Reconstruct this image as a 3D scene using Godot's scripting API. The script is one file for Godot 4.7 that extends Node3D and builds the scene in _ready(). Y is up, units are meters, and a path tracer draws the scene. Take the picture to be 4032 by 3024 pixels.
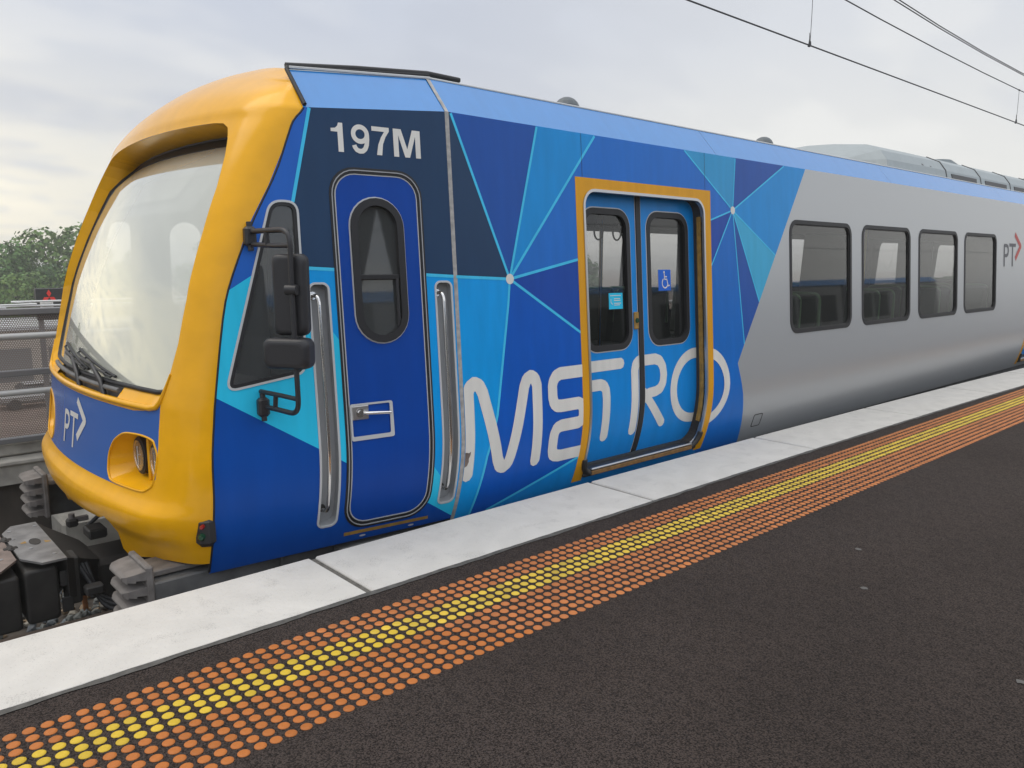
extends Node3D
# A blue and yellow suburban train standing at an open station platform under a thin overcast.
# x runs along the train (away from its nose), y is up from the platform surface, z points from the train to the platform.

const ZW := -0.80      # the widest line of the near body side
const ZC := -2.323     # centre line of the track
const XJ := 1.60       # joint between cab and saloon
const TAPER := 0.115   # the cab narrows towards the nose
const XE := 23.6       # rear end of the car
const BELT := 2.2535
var M := {}
var rng := RandomNumberGenerator.new()
var cam: Camera3D
var used := {}
var mrows := []
var ybands: Array = []

func _ready() -> void:
	rng.seed = 7
	cam = Camera3D.new(); cam.name = "camera"
	cam.fov = 52.485; cam.near = 0.05; cam.far = 3000.0
	cam.position = Vector3(-1.1176, 1.4331, 2.6427)
	cam.rotation = Vector3(-0.15487, -0.73158, 0.00109)
	add_child(cam)
	var env := Environment.new()
	env.background_mode = Environment.BG_SKY
	env.tonemap_mode = Environment.TONE_MAPPER_LINEAR
	env.tonemap_exposure = 1.2
	env.sdfgi_enabled = true; env.ssao_enabled = true; env.ssil_enabled = true
	env.sky = Sky.new(); env.sky.sky_material = make_sky()
	env.fog_enabled = true
	env.fog_density = 0.002; env.fog_light_color = Color(0.9, 0.9, 0.88)
	var we := WorldEnvironment.new(); we.name = "world"; we.environment = env; add_child(we)
	var sun := DirectionalLight3D.new(); sun.name = "sun"
	sun.light_energy = 0.3; sun.light_angular_distance = 45.0; sun.light_color = Color(1.0, 0.96, 0.9); sun.shadow_enabled = true
	add_child(sun)
	sun.look_at_from_position(Vector3(-6, 14, -5), Vector3.ZERO)
	for i in 60: ybands.append(-0.4 + i * 0.05)
	materials()
	setting()
	platform()
	train()
	background()

# ---------------------------------------------------------------- sky
func make_sky() -> PanoramaSkyMaterial:
	var w := 1600; var h := 800
	var im := Image.create(w, h, false, Image.FORMAT_RGBF)
	var n1 := FastNoiseLite.new(); n1.seed = 11; n1.frequency = 0.42; n1.fractal_octaves = 5; n1.fractal_gain = 0.55
	var n2 := FastNoiseLite.new(); n2.seed = 5; n2.frequency = 1.5; n2.fractal_octaves = 4
	var sund := Vector3(sin(-0.24) * cos(0.17), sin(0.17), -cos(-0.24) * cos(0.17))
	var horizon := Vector3(0.80, 0.80, 0.77)
	for j in h:
		var el := PI / 2 - (j + 0.5) / h * PI
		if el < -0.02:
			im.fill_rect(Rect2i(0, j, w, h - j), Color(0.36, 0.36, 0.35)); break
		for i in w:
			var ph := wrapf((i + 0.5) / w * TAU, -PI, PI)   # the first column of a panorama looks along -z
			var d := Vector3(sin(ph) * cos(el), sin(el), -cos(ph) * cos(el))
			var q := Vector2(d.x, d.z) / (maxf(d.y, 0.0) + 0.22)
			var a := n1.get_noise_2d(q.x * 1.25, q.y * 1.7) * 1.35
			var b := n2.get_noise_2d(q.x * 0.9 + 9.0, q.y * 2.6)
			var t := smoothstep(0.02, 0.30, el)
			var c := horizon.lerp(Vector3(0.61, 0.655, 0.75), t)
			c = c.lerp(Vector3(1.25, 1.27, 1.30), smoothstep(0.38, 1.2, el))   # an overcast sky is brightest overhead
			var white := smoothstep(0.06, 0.55, a + 0.30 * b)
			var grey := smoothstep(0.0, 0.5, -a + 0.35 * b)
			c = c.lerp(Vector3(0.90, 0.905, 0.90) * (1.0 + 0.25 * smoothstep(0.4, 1.2, el)), white * (0.75 - 0.45 * t))
			c = c.lerp(Vector3(0.57, 0.61, 0.70), grey * 0.72 * (1.0 - 0.5 * smoothstep(0.4, 1.0, el)))
			var ang := acos(clampf(d.dot(sund), -1, 1))
			var g := exp(-ang * ang / 0.10)
			c = c.lerp(Vector3(1.0, 0.92, 0.72), exp(-ang * ang / 0.34) * (0.68 + 0.4 * white - 0.3 * grey) * (1.0 - t) * (1.0 - 0.4 * t))
			c += Vector3(0.95, 0.84, 0.60) * g * (1.0 - 0.4 * grey) * (1.0 - 0.9 * t)
			var streak := smoothstep(0.08, 0.42, n2.get_noise_2d(q.x * 2.2 + 40.0, q.y * 5.5)) * exp(-ang * ang / 0.45) * (1.0 - t)
			c = c.lerp(Vector3(0.70, 0.735, 0.79), streak * 0.6)   # thin blue gaps between the bright low clouds
			var side := smoothstep(0.55, 1.1, ph) * smoothstep(3.0, 1.8, ph)   # thinner, brighter cloud further along the line
			c = c.lerp(Vector3(0.92, 0.92, 0.89), side * 0.6 * (1.0 - 0.45 * t) * (1.0 - smoothstep(0.4, 1.0, el)))
			c *= 0.835 * (1.0 + 0.55 * smoothstep(-0.3, 0.8, d.z))   # sky on the platform side raised to put more light on the train
			im.set_pixel(i, j, Color(c.x, c.y, c.z))
	var m := PanoramaSkyMaterial.new(); m.panorama = ImageTexture.create_from_image(im)
	return m

# ---------------------------------------------------------------- materials
func ntex(freq: float, lo: float, hi: float, sd: int, size := 512, oct := 4, normal := false, bump := 4.0) -> NoiseTexture2D:
	var n := FastNoiseLite.new(); n.seed = sd; n.frequency = freq; n.fractal_octaves = oct; n.noise_type = FastNoiseLite.TYPE_SIMPLEX_SMOOTH
	var t := NoiseTexture2D.new(); t.width = size; t.height = size; t.seamless = true; t.noise = n; t.normalize = true
	if normal:
		t.as_normal_map = true; t.bump_strength = bump
	else:
		var g := Gradient.new(); g.set_color(0, Color(lo, lo, lo)); g.set_color(1, Color(hi, hi, hi)); t.color_ramp = g
	return t

func lin(r: float, g: float, b: float) -> Color: return Color(r, g, b).linear_to_srgb()

func mat(key: String, c: Color, rough := 0.5, metal := 0.0) -> StandardMaterial3D:
	var m := StandardMaterial3D.new(); m.albedo_color = c; m.roughness = rough; m.metallic = metal; m.resource_name = key
	M[key] = m
	return m

func tri_map(m: StandardMaterial3D, t: Texture2D, s: Vector3) -> void:
	m.albedo_texture = t; m.uv1_triplanar = true; m.uv1_world_triplanar = true; m.uv1_scale = s

func vinyl(key: String, hex: String, k := 0.58, s := 0.012, rough := 0.36) -> void:
	var c := Color(hex).srgb_to_linear()
	var f := func(v: float) -> float: return clampf((v - s) / k, 0.003, 0.95)
	var m := mat(key, lin(f.call(c.r), f.call(c.g), f.call(c.b)), rough)
	m.metallic_specular = 0.30
	tri_map(m, M.streaks, Vector3(0.9, 0.16, 0.9))

func glass(key: String, c: Color, a: float, spec := 0.5) -> void:
	var m := mat(key, Color(c.r, c.g, c.b, a), 0.03)
	m.transparency = BaseMaterial3D.TRANSPARENCY_ALPHA; m.metallic_specular = spec

func materials() -> void:
	M.streaks = ntex(0.02, 0.94, 1.0, 3)
	M.grime = ntex(0.012, 0.72, 1.0, 8, 512, 6)
	M.speck = ntex(0.10, 0.22, 1.0, 21, 1024, 2)
	M.bumpy = ntex(0.055, 0, 1, 33, 1024, 3, true, 9.0)
	M.finebump = ntex(0.08, 0, 1, 34, 512, 4, true, 3.0)
	for p in [["navy", "2b3c53"], ["blue_mid", "2b57a0"], ["blue_dark", "284a8a"], ["cyan_mid", "2378b2"], ["blue_body", "275fa6"],
			["blue_deep", "24438a"], ["blue_low", "1c4e9c"], ["cyan", "0b82bf"], ["cyan_light", "30a6db"], ["blue_cab", "1b4488"], ["cyan_low", "1674b2"],
			["blue_right", "145ca2"], ["teal", "3180ab"], ["teal_low", "3a90b2"], ["blue_door", "1c3f84"], ["leaf_blue", "1673b4"], ["line_cyan", "40a4d0"],
			["letter", "bab8b2"], ["sticker_blue", "2a5bb0"]]:
		vinyl(p[0], p[1])
	vinyl("side_grey", "97999a", 0.72, 0.0, 0.30); M.side_grey.albedo_texture = null; M.side_grey.metallic = 0.25; M.side_grey.metallic_specular = 0.5
	vinyl("cove", "4a86c4", 0.84, 0.04, 0.16); M.cove.metallic_specular = 0.7
	vinyl("frame_yellow", "c8902c", 0.70, 0.015, 0.4)
	var y := mat("mask_yellow", lin(0.90, 0.445, 0.006), 0.18); y.metallic_specular = 0.4
	tri_map(y, ntex(0.02, 0.93, 1.0, 4), Vector3(0.6, 0.6, 0.6))
	var pb := mat("panel_blue", lin(0.028, 0.12, 0.42), 0.2); pb.metallic_specular = 0.5
	mat("white_plastic", lin(0.66, 0.65, 0.62), 0.4)
	mat("rubber", lin(0.012, 0.012, 0.014), 0.55)
	mat("black_plastic", lin(0.022, 0.022, 0.025), 0.42)
	mat("dark_metal", lin(0.045, 0.043, 0.042), 0.55, 0.3)
	mat("brown_black_metal", lin(0.034, 0.030, 0.027), 0.7)  # brownish black metal of the underframe, hinges, seams and reveals
	mat("chrome", lin(0.78, 0.77, 0.75), 0.14, 1.0)
	mat("aluminium", lin(0.48, 0.48, 0.48), 0.35, 0.85)
	mat("pan_grey", lin(0.36, 0.37, 0.38), 0.45)
	mat("frame_grey", lin(0.55, 0.56, 0.56), 0.4)
	mat("joint_grey", lin(0.52, 0.50, 0.47), 0.6); tri_map(M.joint_grey, M.grime, Vector3(3, 3, 3))
	mat("cast_grey", lin(0.23, 0.21, 0.195), 0.7); tri_map(M.cast_grey, M.grime, Vector3(1.4, 1.4, 1.4))
	mat("beam_grey", lin(0.17, 0.17, 0.168), 0.55); tri_map(M.beam_grey, M.grime, Vector3(0.8, 0.8, 0.8))
	mat("plate_grey", lin(0.34, 0.33, 0.32), 0.42, 0.35); tri_map(M.plate_grey, M.grime, Vector3(1.1, 1.1, 1.1))
	mat("plate_rust", lin(0.30, 0.235, 0.20), 0.55, 0.25); tri_map(M.plate_rust, M.grime, Vector3(1.6, 1.6, 1.6))
	mat("box_black", lin(0.036, 0.033, 0.030), 0.6); tri_map(M.box_black, M.grime, Vector3(1, 1, 1))
	mat("rail", lin(0.075, 0.055, 0.043), 0.6, 0.3); mat("rust", lin(0.32, 0.12, 0.035), 0.85); tri_map(M.rust, M.grime, Vector3(4, 4, 4))
	mat("step_yellow", lin(0.50, 0.29, 0.06), 0.6); tri_map(M.step_yellow, M.grime, Vector3(2, 2, 2))
	mat("sill_brown", lin(0.36, 0.19, 0.06), 0.6); tri_map(M.sill_brown, M.grime, Vector3(2, 2, 2))
	mat("roof_grey", lin(0.34, 0.38, 0.39), 0.6); tri_map(M.roof_grey, M.streaks, Vector3(0.5, 0.5, 0.5))
	mat("vent_dark", lin(0.10, 0.115, 0.125), 0.45); mat("grille", lin(0.06, 0.06, 0.062), 0.6)
	mat("interior_light", lin(0.22, 0.225, 0.225), 0.6); mat("interior_dark", lin(0.04, 0.042, 0.045), 0.7); mat("interior_floor", lin(0.04, 0.045, 0.05), 0.7)
	mat("seat_green", lin(0.03, 0.042, 0.035), 0.85); mat("seat_edge", lin(0.09, 0.19, 0.08), 0.5); mat("pole_yellow", lin(0.65, 0.45, 0.06), 0.4)
	mat("blind", lin(0.62, 0.62, 0.58), 0.8); mat("red_lens", lin(0.28, 0.012, 0.012), 0.15); mat("green_lens", lin(0.012, 0.06, 0.03), 0.15)
	mat("logo_grey", lin(0.09, 0.09, 0.10), 0.5); mat("logo_red", lin(0.50, 0.06, 0.05), 0.5)
	glass("pane", Color(0.6, 0.62, 0.62), 0.05, 0.85); M.pane.metallic = 0.13
	glass("pane_tint", lin(0.012, 0.014, 0.014), 0.42, 0.5)
	glass("pane_clear", Color(0.3, 0.32, 0.32), 0.12)
	glass("screen", lin(0.84, 0.85, 0.74), 0.55, 0.8); M.screen.metallic = 0.42
	glass("lamp_glass", Color(0.8, 0.8, 0.78), 0.08)
	# ground materials
	var a := mat("asphalt", lin(0.063, 0.049, 0.043), 0.9); a.metallic_specular = 0.3; a.vertex_color_use_as_albedo = true
	var agg := aggregate()
	tri_map(a, agg[0], Vector3(1.75, 1.75, 1.75)); a.normal_enabled = true; a.normal_texture = agg[1]; a.normal_scale = 1.0
	a.detail_enabled = false
	var c := mat("coping", lin(0.62, 0.605, 0.58), 0.75)
	tri_map(c, coping_tex(), Vector3(0.52, 0.52, 0.52)); c.normal_enabled = true; c.normal_texture = M.finebump; c.normal_scale = 0.15
	mat("gum", lin(0.10, 0.095, 0.09), 0.8); mat("gum_pale", lin(0.42, 0.42, 0.40), 0.8); mat("sealant", lin(0.12, 0.115, 0.105), 0.8); tri_map(M.sealant, M.grime, Vector3(3, 3, 3))
	mat("joint_fill", lin(0.17, 0.16, 0.14), 0.85); tri_map(M.joint_fill, M.grime, Vector3(3, 3, 3))
	mat("concrete", lin(0.50, 0.475, 0.42), 0.85); tri_map(M.concrete, ntex(0.015, 0.75, 1.0, 17, 512, 6), Vector3(0.5, 0.5, 0.5))
	mat("concrete_dark", lin(0.10, 0.083, 0.068), 0.9); tri_map(M.concrete_dark, M.grime, Vector3(0.6, 0.25, 0.6))
	mat("concrete_mid", lin(0.34, 0.32, 0.29), 0.9); tri_map(M.concrete_mid, M.grime, Vector3(0.8, 0.8, 0.8))
	mat("fence_steel", lin(0.22, 0.22, 0.225), 0.5, 0.4); mat("pipe_steel", lin(0.5, 0.5, 0.49), 0.5, 0.2)
	for k in 4:
		var v: float = [1.0, 0.93, 1.06, 0.87][k]
		mat("stud_orange%d" % k, lin(0.48 * v, 0.158 * v, 0.036 * v), 0.5); mat("stud_yellow%d" % k, lin(0.66 * v, 0.455 * v, 0.04 * v), 0.5)
		for c2 in ["stud_orange%d" % k, "stud_yellow%d" % k]:
			tri_map(M[c2], M.streaks, Vector3(7, 7, 7)); M[c2].metallic_specular = 0.35
	mat("ground", lin(0.21, 0.15, 0.118), 0.95); tri_map(M.ground, M.grime, Vector3(0.05, 0.05, 0.05))
	mat("white_paint", lin(0.72, 0.72, 0.70), 0.45); mat("sign_black", lin(0.02, 0.02, 0.022), 0.4); mat("sign_red", lin(0.80, 0.035, 0.025), 0.5)
	mat("wire", lin(0.035, 0.036, 0.04), 0.6, 0.2); mat("bark", lin(0.07, 0.055, 0.04), 0.9)
	mat("shed_wall", lin(0.5, 0.44, 0.38), 0.85); mat("shed_roof", lin(0.45, 0.46, 0.46), 0.6); mat("grey_glass", lin(0.2, 0.2, 0.2), 0.2); mat("window_dark", lin(0.02, 0.025, 0.03), 0.1)
	for k in 3:
		var m := mat("leaf%d" % k, Color.WHITE, 0.75); m.vertex_color_use_as_albedo = true
		m.backlight_enabled = true; m.backlight = lin(0.03, 0.05, 0.015)

func aggregate() -> Array:
	# the coarse stone of an open asphalt: rounded chips, dark gaps, chips of differing tone
	var sz := 1024
	var im := Image.create(sz, sz, false, Image.FORMAT_RGB8); var bump := Image.create(sz, sz, false, Image.FORMAT_RGB8)
	var n := FastNoiseLite.new(); n.noise_type = FastNoiseLite.TYPE_CELLULAR; n.frequency = 0.105; n.cellular_return_type = FastNoiseLite.RETURN_DISTANCE; n.cellular_jitter = 1.0; n.fractal_type = FastNoiseLite.FRACTAL_NONE; n.seed = 4
	n.domain_warp_enabled = true; n.domain_warp_amplitude = 6.0; n.domain_warp_frequency = 0.06
	var cv := n.duplicate() as FastNoiseLite; cv.cellular_return_type = FastNoiseLite.RETURN_CELL_VALUE
	var broad := FastNoiseLite.new(); broad.frequency = 0.006; broad.seed = 9
	for j in sz:
		for i in sz:
			var h := clampf(0.5 - 0.95 * n.get_noise_2d(i, j) - 0.32, 0.0, 1.0)
			var v := clampf((0.22 + 0.85 * smoothstep(0.05, 0.75, h)) * (0.84 + 0.26 * cv.get_noise_2d(i, j)) * (1.0 + 0.10 * broad.get_noise_2d(i, j)), 0.0, 1.0)
			im.set_pixel(i, j, Color(v, v, v)); bump.set_pixel(i, j, Color(h, h, h))
	bump.bump_map_to_normal_map(5.0)
	return [ImageTexture.create_from_image(im), ImageTexture.create_from_image(bump)]

func coping_tex() -> Texture2D:
	# off-white paint with soft grey scuffs and a scatter of dark pits
	var s := 768
	var im := Image.create(s, s, false, Image.FORMAT_RGB8)
	var n := FastNoiseLite.new(); n.frequency = 0.012; n.fractal_octaves = 4; n.seed = 41
	var n2 := FastNoiseLite.new(); n2.frequency = 0.33; n2.fractal_octaves = 2; n2.seed = 42
	for j in s:
		for i in s:
			var a := Vector2(i, j) / s * TAU
			var p := Vector4(cos(a.x), sin(a.x), cos(a.y), sin(a.y)) * (s / TAU)
			var soft := n.get_noise_3d(p.x + p.w * 0.7, p.y - p.w * 0.4, p.z)
			var v := 0.975 + 0.035 * soft
			var pit := n2.get_noise_2d(i, j)
			var cl := smoothstep(0.12, 0.5, n.get_noise_3d(p.x * 1.3 + 400, p.y * 1.3, p.z * 1.3 + p.w))
			if pit > 0.66 - 0.30 * cl: v *= 0.86
			v -= cl * 0.012
			v = clampf(v, 0.3, 1.0)
			im.set_pixel(i, j, Color(v, v * 0.995, v * 0.982))
	return ImageTexture.create_from_image(im)

# ---------------------------------------------------------------- mesh helpers
func begin() -> SurfaceTool:
	var st := SurfaceTool.new(); st.begin(Mesh.PRIMITIVE_TRIANGLES)
	return st

func numbered(n: String) -> String:
	var k: int = used.get(n, 0); used[n] = k + 1
	return n if k == 0 else "%s_%03d" % [n, k]

func obj(called: String, st: SurfaceTool, m: Material, parent: Node = self) -> MeshInstance3D:
	var o := MeshInstance3D.new(); o.mesh = st.commit(); o.material_override = null
	o.mesh.surface_set_material(0, m)
	o.name = numbered(called) if parent == self else called
	parent.add_child(o, true)
	return o

func inst(called: String, mesh: Mesh, m: Material, parent: Node, at: Transform3D) -> MeshInstance3D:
	var o := MeshInstance3D.new(); o.mesh = mesh; o.name = called; o.transform = at
	if m: o.material_override = m
	parent.add_child(o, true)
	return o

func thing(called: String, label: String, category: String, at := Vector3.ZERO, group := "") -> Node3D:
	var o := Node3D.new(); o.name = numbered(called); add_child(o); o.position = at
	tag(o, label, category, group)
	return o

func tag(o: Node, label: String, category: String, group := "") -> void:
	o.set_meta("label", label); o.set_meta("category", category)
	if group: o.set_meta("group", group)

func structure(o: Node, label := "") -> Node:
	o.set_meta("kind", "structure")
	if label: o.set_meta("label", label)
	return o

func V(f: Array) -> PackedVector2Array:
	var p := PackedVector2Array()
	for i in f.size() / 2: p.append(Vector2(f[2 * i], f[2 * i + 1]))
	return p

func tri(st: SurfaceTool, p: Array, n: Array, uv: Array = []) -> void:
	var g: Vector3 = (p[1] - p[0]).cross(p[2] - p[0])
	var order := [0, 2, 1] if g.dot(n[0] + n[1] + n[2]) > 0 else [0, 1, 2]
	for k in order:
		st.set_normal(n[k])
		st.set_uv(uv[k] if uv else Vector2(p[k].x, p[k].y))
		st.add_vertex(p[k])

func quad(st: SurfaceTool, a: Vector3, b: Vector3, c: Vector3, d: Vector3, out := Vector3.ZERO) -> void:
	var n := (b - a).cross(c - a)
	if n.length_squared() < 1e-14: n = (c - a).cross(d - a)
	n = n.normalized()
	if out != Vector3.ZERO and n.dot(out) < 0: n = -n
	tri(st, [a, b, c], [n, n, n]); tri(st, [a, c, d], [n, n, n])

func bx(st: SurfaceTool, c: Vector3, s: Vector3, bev := 0.0, b := Basis.IDENTITY) -> void:
	# a box with chamfered edges
	var h := s / 2; bev = minf(bev, minf(h.x, minf(h.y, h.z)) * 0.95)
	var ax := [Vector3.RIGHT, Vector3.UP, Vector3.BACK]
	for k in 3:
		var u: Vector3 = ax[(k + 1) % 3]; var v: Vector3 = ax[(k + 2) % 3]; var w: Vector3 = ax[k]
		for sg in [-1.0, 1.0]:
			var o: Vector3 = w * h[k] * sg
			var du: Vector3 = u * (h[(k + 1) % 3] - bev); var dv: Vector3 = v * (h[(k + 2) % 3] - bev)
			quad(st, c + b * (o - du - dv), c + b * (o + du - dv), c + b * (o + du + dv), c + b * (o - du + dv), b * (w * sg))
			if bev > 0.0:
				for tg in [-1.0, 1.0]:
					var e1: Vector3 = w * h[k] * sg + u * (h[(k + 1) % 3] - bev) * tg
					var e2: Vector3 = w * (h[k] - bev) * sg + u * h[(k + 1) % 3] * tg
					quad(st, c + b * (e1 - dv), c + b * (e1 + dv), c + b * (e2 + dv), c + b * (e2 - dv), b * (w * sg + u * tg))
	if bev > 0.0:
		for sx in [-1.0, 1.0]:
			for sy in [-1.0, 1.0]:
				for sz in [-1.0, 1.0]:
					var g := Vector3(sx, sy, sz)
					var n := b * g.normalized()
					tri(st, [c + b * (g * Vector3(h.x, h.y - bev, h.z - bev)), c + b * (g * Vector3(h.x - bev, h.y, h.z - bev)), c + b * (g * Vector3(h.x - bev, h.y - bev, h.z))], [n, n, n])

func soft_box(st: SurfaceTool, c: Vector3, s: Vector3, r: float, b := Basis.IDENTITY) -> void:
	# a box with rounded edges, built as outlines stacked along its z
	var rings := []
	for e in [-1.0, 1.0]:
		for k in 6:
			var t: float = PI / 2 * (k if e < 0 else 5 - k) / 5.0
			var ins := r * (1.0 - sin(t)) * 0.8; var z: float = e * (s.z / 2 - r * 0.8 * (1.0 - cos(t)))
			var ring := []
			for p in rrect(-s.x / 2 + ins, -s.y / 2 + ins, s.x / 2 - ins, s.y / 2 - ins, r, 5): ring.append(c + b * Vector3(p.x, p.y, z))
			rings.append(ring)
	for i in rings.size() - 1:
		for k in rings[i].size():
			var l: int = (k + 1) % rings[i].size()
			quad(st, rings[i][k], rings[i][l], rings[i + 1][l], rings[i + 1][k])
	for e in [0, rings.size() - 1]:
		var m: Vector3 = c + b * Vector3(0, 0, s.z / 2 * (-1.0 if e == 0 else 1.0)); var n := b * Vector3(0, 0, -1.0 if e == 0 else 1.0)
		for k in rings[e].size(): tri(st, [m, rings[e][k], rings[e][(k + 1) % rings[e].size()]], [n, n, n])

func tube(st: SurfaceTool, pts: Array, r, sides := 10, cap := true) -> void:
	var rings := []; var up := Vector3.UP
	for i in pts.size():
		var t: Vector3 = (pts[mini(i + 1, pts.size() - 1)] - pts[maxi(i - 1, 0)]).normalized()
		if absf(t.dot(up)) > 0.95: up = Vector3.RIGHT if absf(t.x) < 0.9 else Vector3.BACK
		var a := (up - t * up.dot(t)).normalized(); up = a
		var c := t.cross(a)
		var rr: float = r[i] if r is Array else r
		var ring := []
		for k in sides + 1:
			var d := a * cos(TAU * k / sides) + c * sin(TAU * k / sides)
			ring.append([pts[i] + d * rr, d])
		rings.append([ring, t])
	for i in pts.size() - 1:
		for k in sides:
			var p = rings[i][0][k]; var q = rings[i][0][k + 1]; var s = rings[i + 1][0][k + 1]; var u = rings[i + 1][0][k]
			tri(st, [p[0], q[0], s[0]], [p[1], q[1], s[1]]); tri(st, [p[0], s[0], u[0]], [p[1], s[1], u[1]])
	if cap:
		for e in [0, pts.size() - 1]:
			var n: Vector3 = rings[e][1] * (-1.0 if e == 0 else 1.0)
			for k in sides: tri(st, [pts[e], rings[e][0][k][0], rings[e][0][k + 1][0]], [n, n, n])

func bend(pts: Array, rad: float, n := 6) -> Array:
	# a polyline with its inner corners rounded
	var out := [pts[0]]
	for i in range(1, pts.size() - 1):
		var p = pts[i]; var a = pts[i - 1] - p; var b = pts[i + 1] - p
		var l: float = minf(rad, minf(a.length(), b.length()) * 0.49)
		for k in n + 1:
			var t := float(k) / n
			out.append((p + a.normalized() * l).lerp(p, t).lerp(p.lerp(p + b.normalized() * l, t), t))
	out.append(pts[-1])
	return out

func rrect(x0: float, y0: float, x1: float, y1: float, r: float, n := 7) -> PackedVector2Array:
	var p := PackedVector2Array()
	for c in [[x1 - r, y1 - r, 0.0], [x0 + r, y1 - r, 0.25], [x0 + r, y0 + r, 0.5], [x1 - r, y0 + r, 0.75]]:
		for k in n + 1:
			var a: float = TAU * (c[2] + 0.25 * k / n)
			p.append(Vector2(c[0], c[1]) + Vector2(cos(a), sin(a)) * r)
	return p

func round_poly(p: PackedVector2Array, rad: float, n := 6) -> PackedVector2Array:
	var out := PackedVector2Array()
	for i in p.size():
		var c := p[i]; var a := p[posmod(i - 1, p.size())] - c; var b := p[(i + 1) % p.size()] - c
		var l := minf(rad, minf(a.length(), b.length()) * 0.45)
		for k in n + 1:
			var t := float(k) / n
			var u := c + a.normalized() * l; var v := c + b.normalized() * l
			out.append(u.lerp(c, t).lerp(c.lerp(v, t), t))
	return out

func grow(p: PackedVector2Array, d: float) -> PackedVector2Array:
	var q := PackedVector2Array()
	for v in p: q.append(v * 100.0)
	var r := Geometry2D.offset_polygon(q, d * 100.0, Geometry2D.JOIN_ROUND)
	var o := PackedVector2Array()
	for v in r[0]: o.append(v / 100.0)
	return o

func stroke(pts: PackedVector2Array, w: float, end := Geometry2D.END_ROUND) -> Array:
	# [outlines, holes] of a pen stroke
	var q := PackedVector2Array()
	for v in pts: q.append(v * 100.0)
	var outs := []; var holes := []
	for r in Geometry2D.offset_polyline(q, w * 50.0, Geometry2D.JOIN_ROUND, end):
		var o := PackedVector2Array()
		for v in r: o.append(v / 100.0)
		if Geometry2D.is_polygon_clockwise(o): holes.append(o)
		else: outs.append(o)
	return [outs, holes]

func sheet(st: SurfaceTool, poly: PackedVector2Array, holes: Array, f: Callable, out: Vector3, bands: Array, cols: Array = []) -> void:
	# lays a flat outline with openings on the surface f, cut into bands so that it follows the curve
	var lo := Vector2(INF, INF); var hi := -lo
	for p in poly: lo = lo.min(p); hi = hi.max(p)
	if cols.is_empty(): cols = [lo.x - 1.0, hi.x + 1.0]
	var near := []
	for hole in holes:
		var a := Vector2(INF, INF); var b := -a
		for p in hole: a = a.min(p); b = b.max(p)
		if b.x > lo.x and a.x < hi.x and b.y > lo.y and a.y < hi.y: near.append([hole, a, b])
	for i in bands.size() - 1:
		if bands[i + 1] <= lo.y or bands[i] >= hi.y: continue
		for j in cols.size() - 1:
			if cols[j + 1] <= lo.x or cols[j] >= hi.x: continue
			var cell := PackedVector2Array([Vector2(cols[j], bands[i]), Vector2(cols[j + 1], bands[i]), Vector2(cols[j + 1], bands[i + 1]), Vector2(cols[j], bands[i + 1])])
			var ps := Geometry2D.intersect_polygons(poly, cell)
			for hole in near:
				if hole[2].y < bands[i] or hole[1].y > bands[i + 1] or hole[2].x < cols[j] or hole[1].x > cols[j + 1]: continue
				var next: Array[PackedVector2Array] = []
				for p in ps: next.append_array(Geometry2D.clip_polygons(p, hole[0]))
				ps = next
			for p in ps:
				if Geometry2D.is_polygon_clockwise(p): continue
				var idx := Geometry2D.triangulate_polygon(p)
				var pos := []; var nor := []
				for v in p:
					var a: Vector3 = f.call(v)
					var du: Vector3 = f.call(v + Vector2(0.003, 0)) - f.call(v - Vector2(0.003, 0)); var dv: Vector3 = f.call(v + Vector2(0, 0.003)) - f.call(v - Vector2(0, 0.003))
					var n := du.cross(dv).normalized()
					pos.append(a); nor.append(n if n.dot(out) > 0 else -n)
				for k in idx.size() / 3:
					var t := [idx[3 * k], idx[3 * k + 1], idx[3 * k + 2]]
					tri(st, [pos[t[0]], pos[t[1]], pos[t[2]]], [nor[t[0]], nor[t[1]], nor[t[2]]], [p[t[0]], p[t[1]], p[t[2]]])

func lip(st: SurfaceTool, poly: PackedVector2Array, fa: Callable, fb: Callable, closed := true) -> void:
	# the wall between one outline on two surfaces
	for i in poly.size() - (0 if closed else 1):
		var p := poly[i]; var q := poly[(i + 1) % poly.size()]
		var m := ceili(absf(q.y - p.y) / 0.06)
		for k in maxi(m, 1):
			var a := p.lerp(q, float(k) / maxi(m, 1)); var b := p.lerp(q, float(k + 1) / maxi(m, 1))
			quad(st, fa.call(a), fa.call(b), fb.call(b), fb.call(a))

# ---------------------------------------------------------------- the train's surfaces
func prof(y: float) -> float:
	var u := y - 0.45
	return -0.42 * u * u if u < 0 else -0.072 * u * u / (u + 0.08)

func sp(p: Vector2, o: float, far := false) -> Vector3:
	var e := 0.01
	var n := Vector3(-TAPER if p.x < XJ else 0.0, -(prof(p.y + e) - prof(p.y - e)) / (2 * e), 1.0).normalized()
	var a := Vector3(p.x, p.y, ZW + prof(p.y) - TAPER * maxf(0.0, XJ - p.x)) + n * o
	if far: a.z = 2 * ZC - a.z
	return a

func on(o: float, far := false) -> Callable:
	return func(p: Vector2) -> Vector3: return sp(p, o, far)

func panels(called: String, poly: PackedVector2Array, holes: Array, o: float, m: Material, parent: Node) -> void:
	# an outline that openings cut apart becomes one mesh per piece
	var pieces: Array = [poly]
	for h in holes:
		var next := []
		for p in pieces:
			var r := Geometry2D.clip_polygons(p, h); var inside := false
			for q in r: inside = inside or Geometry2D.is_polygon_clockwise(q)
			if inside: next.append(p)
			else: next.append_array(r)
		pieces = next
	for p in pieces: skin(called, p, holes, o, m, parent)

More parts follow.
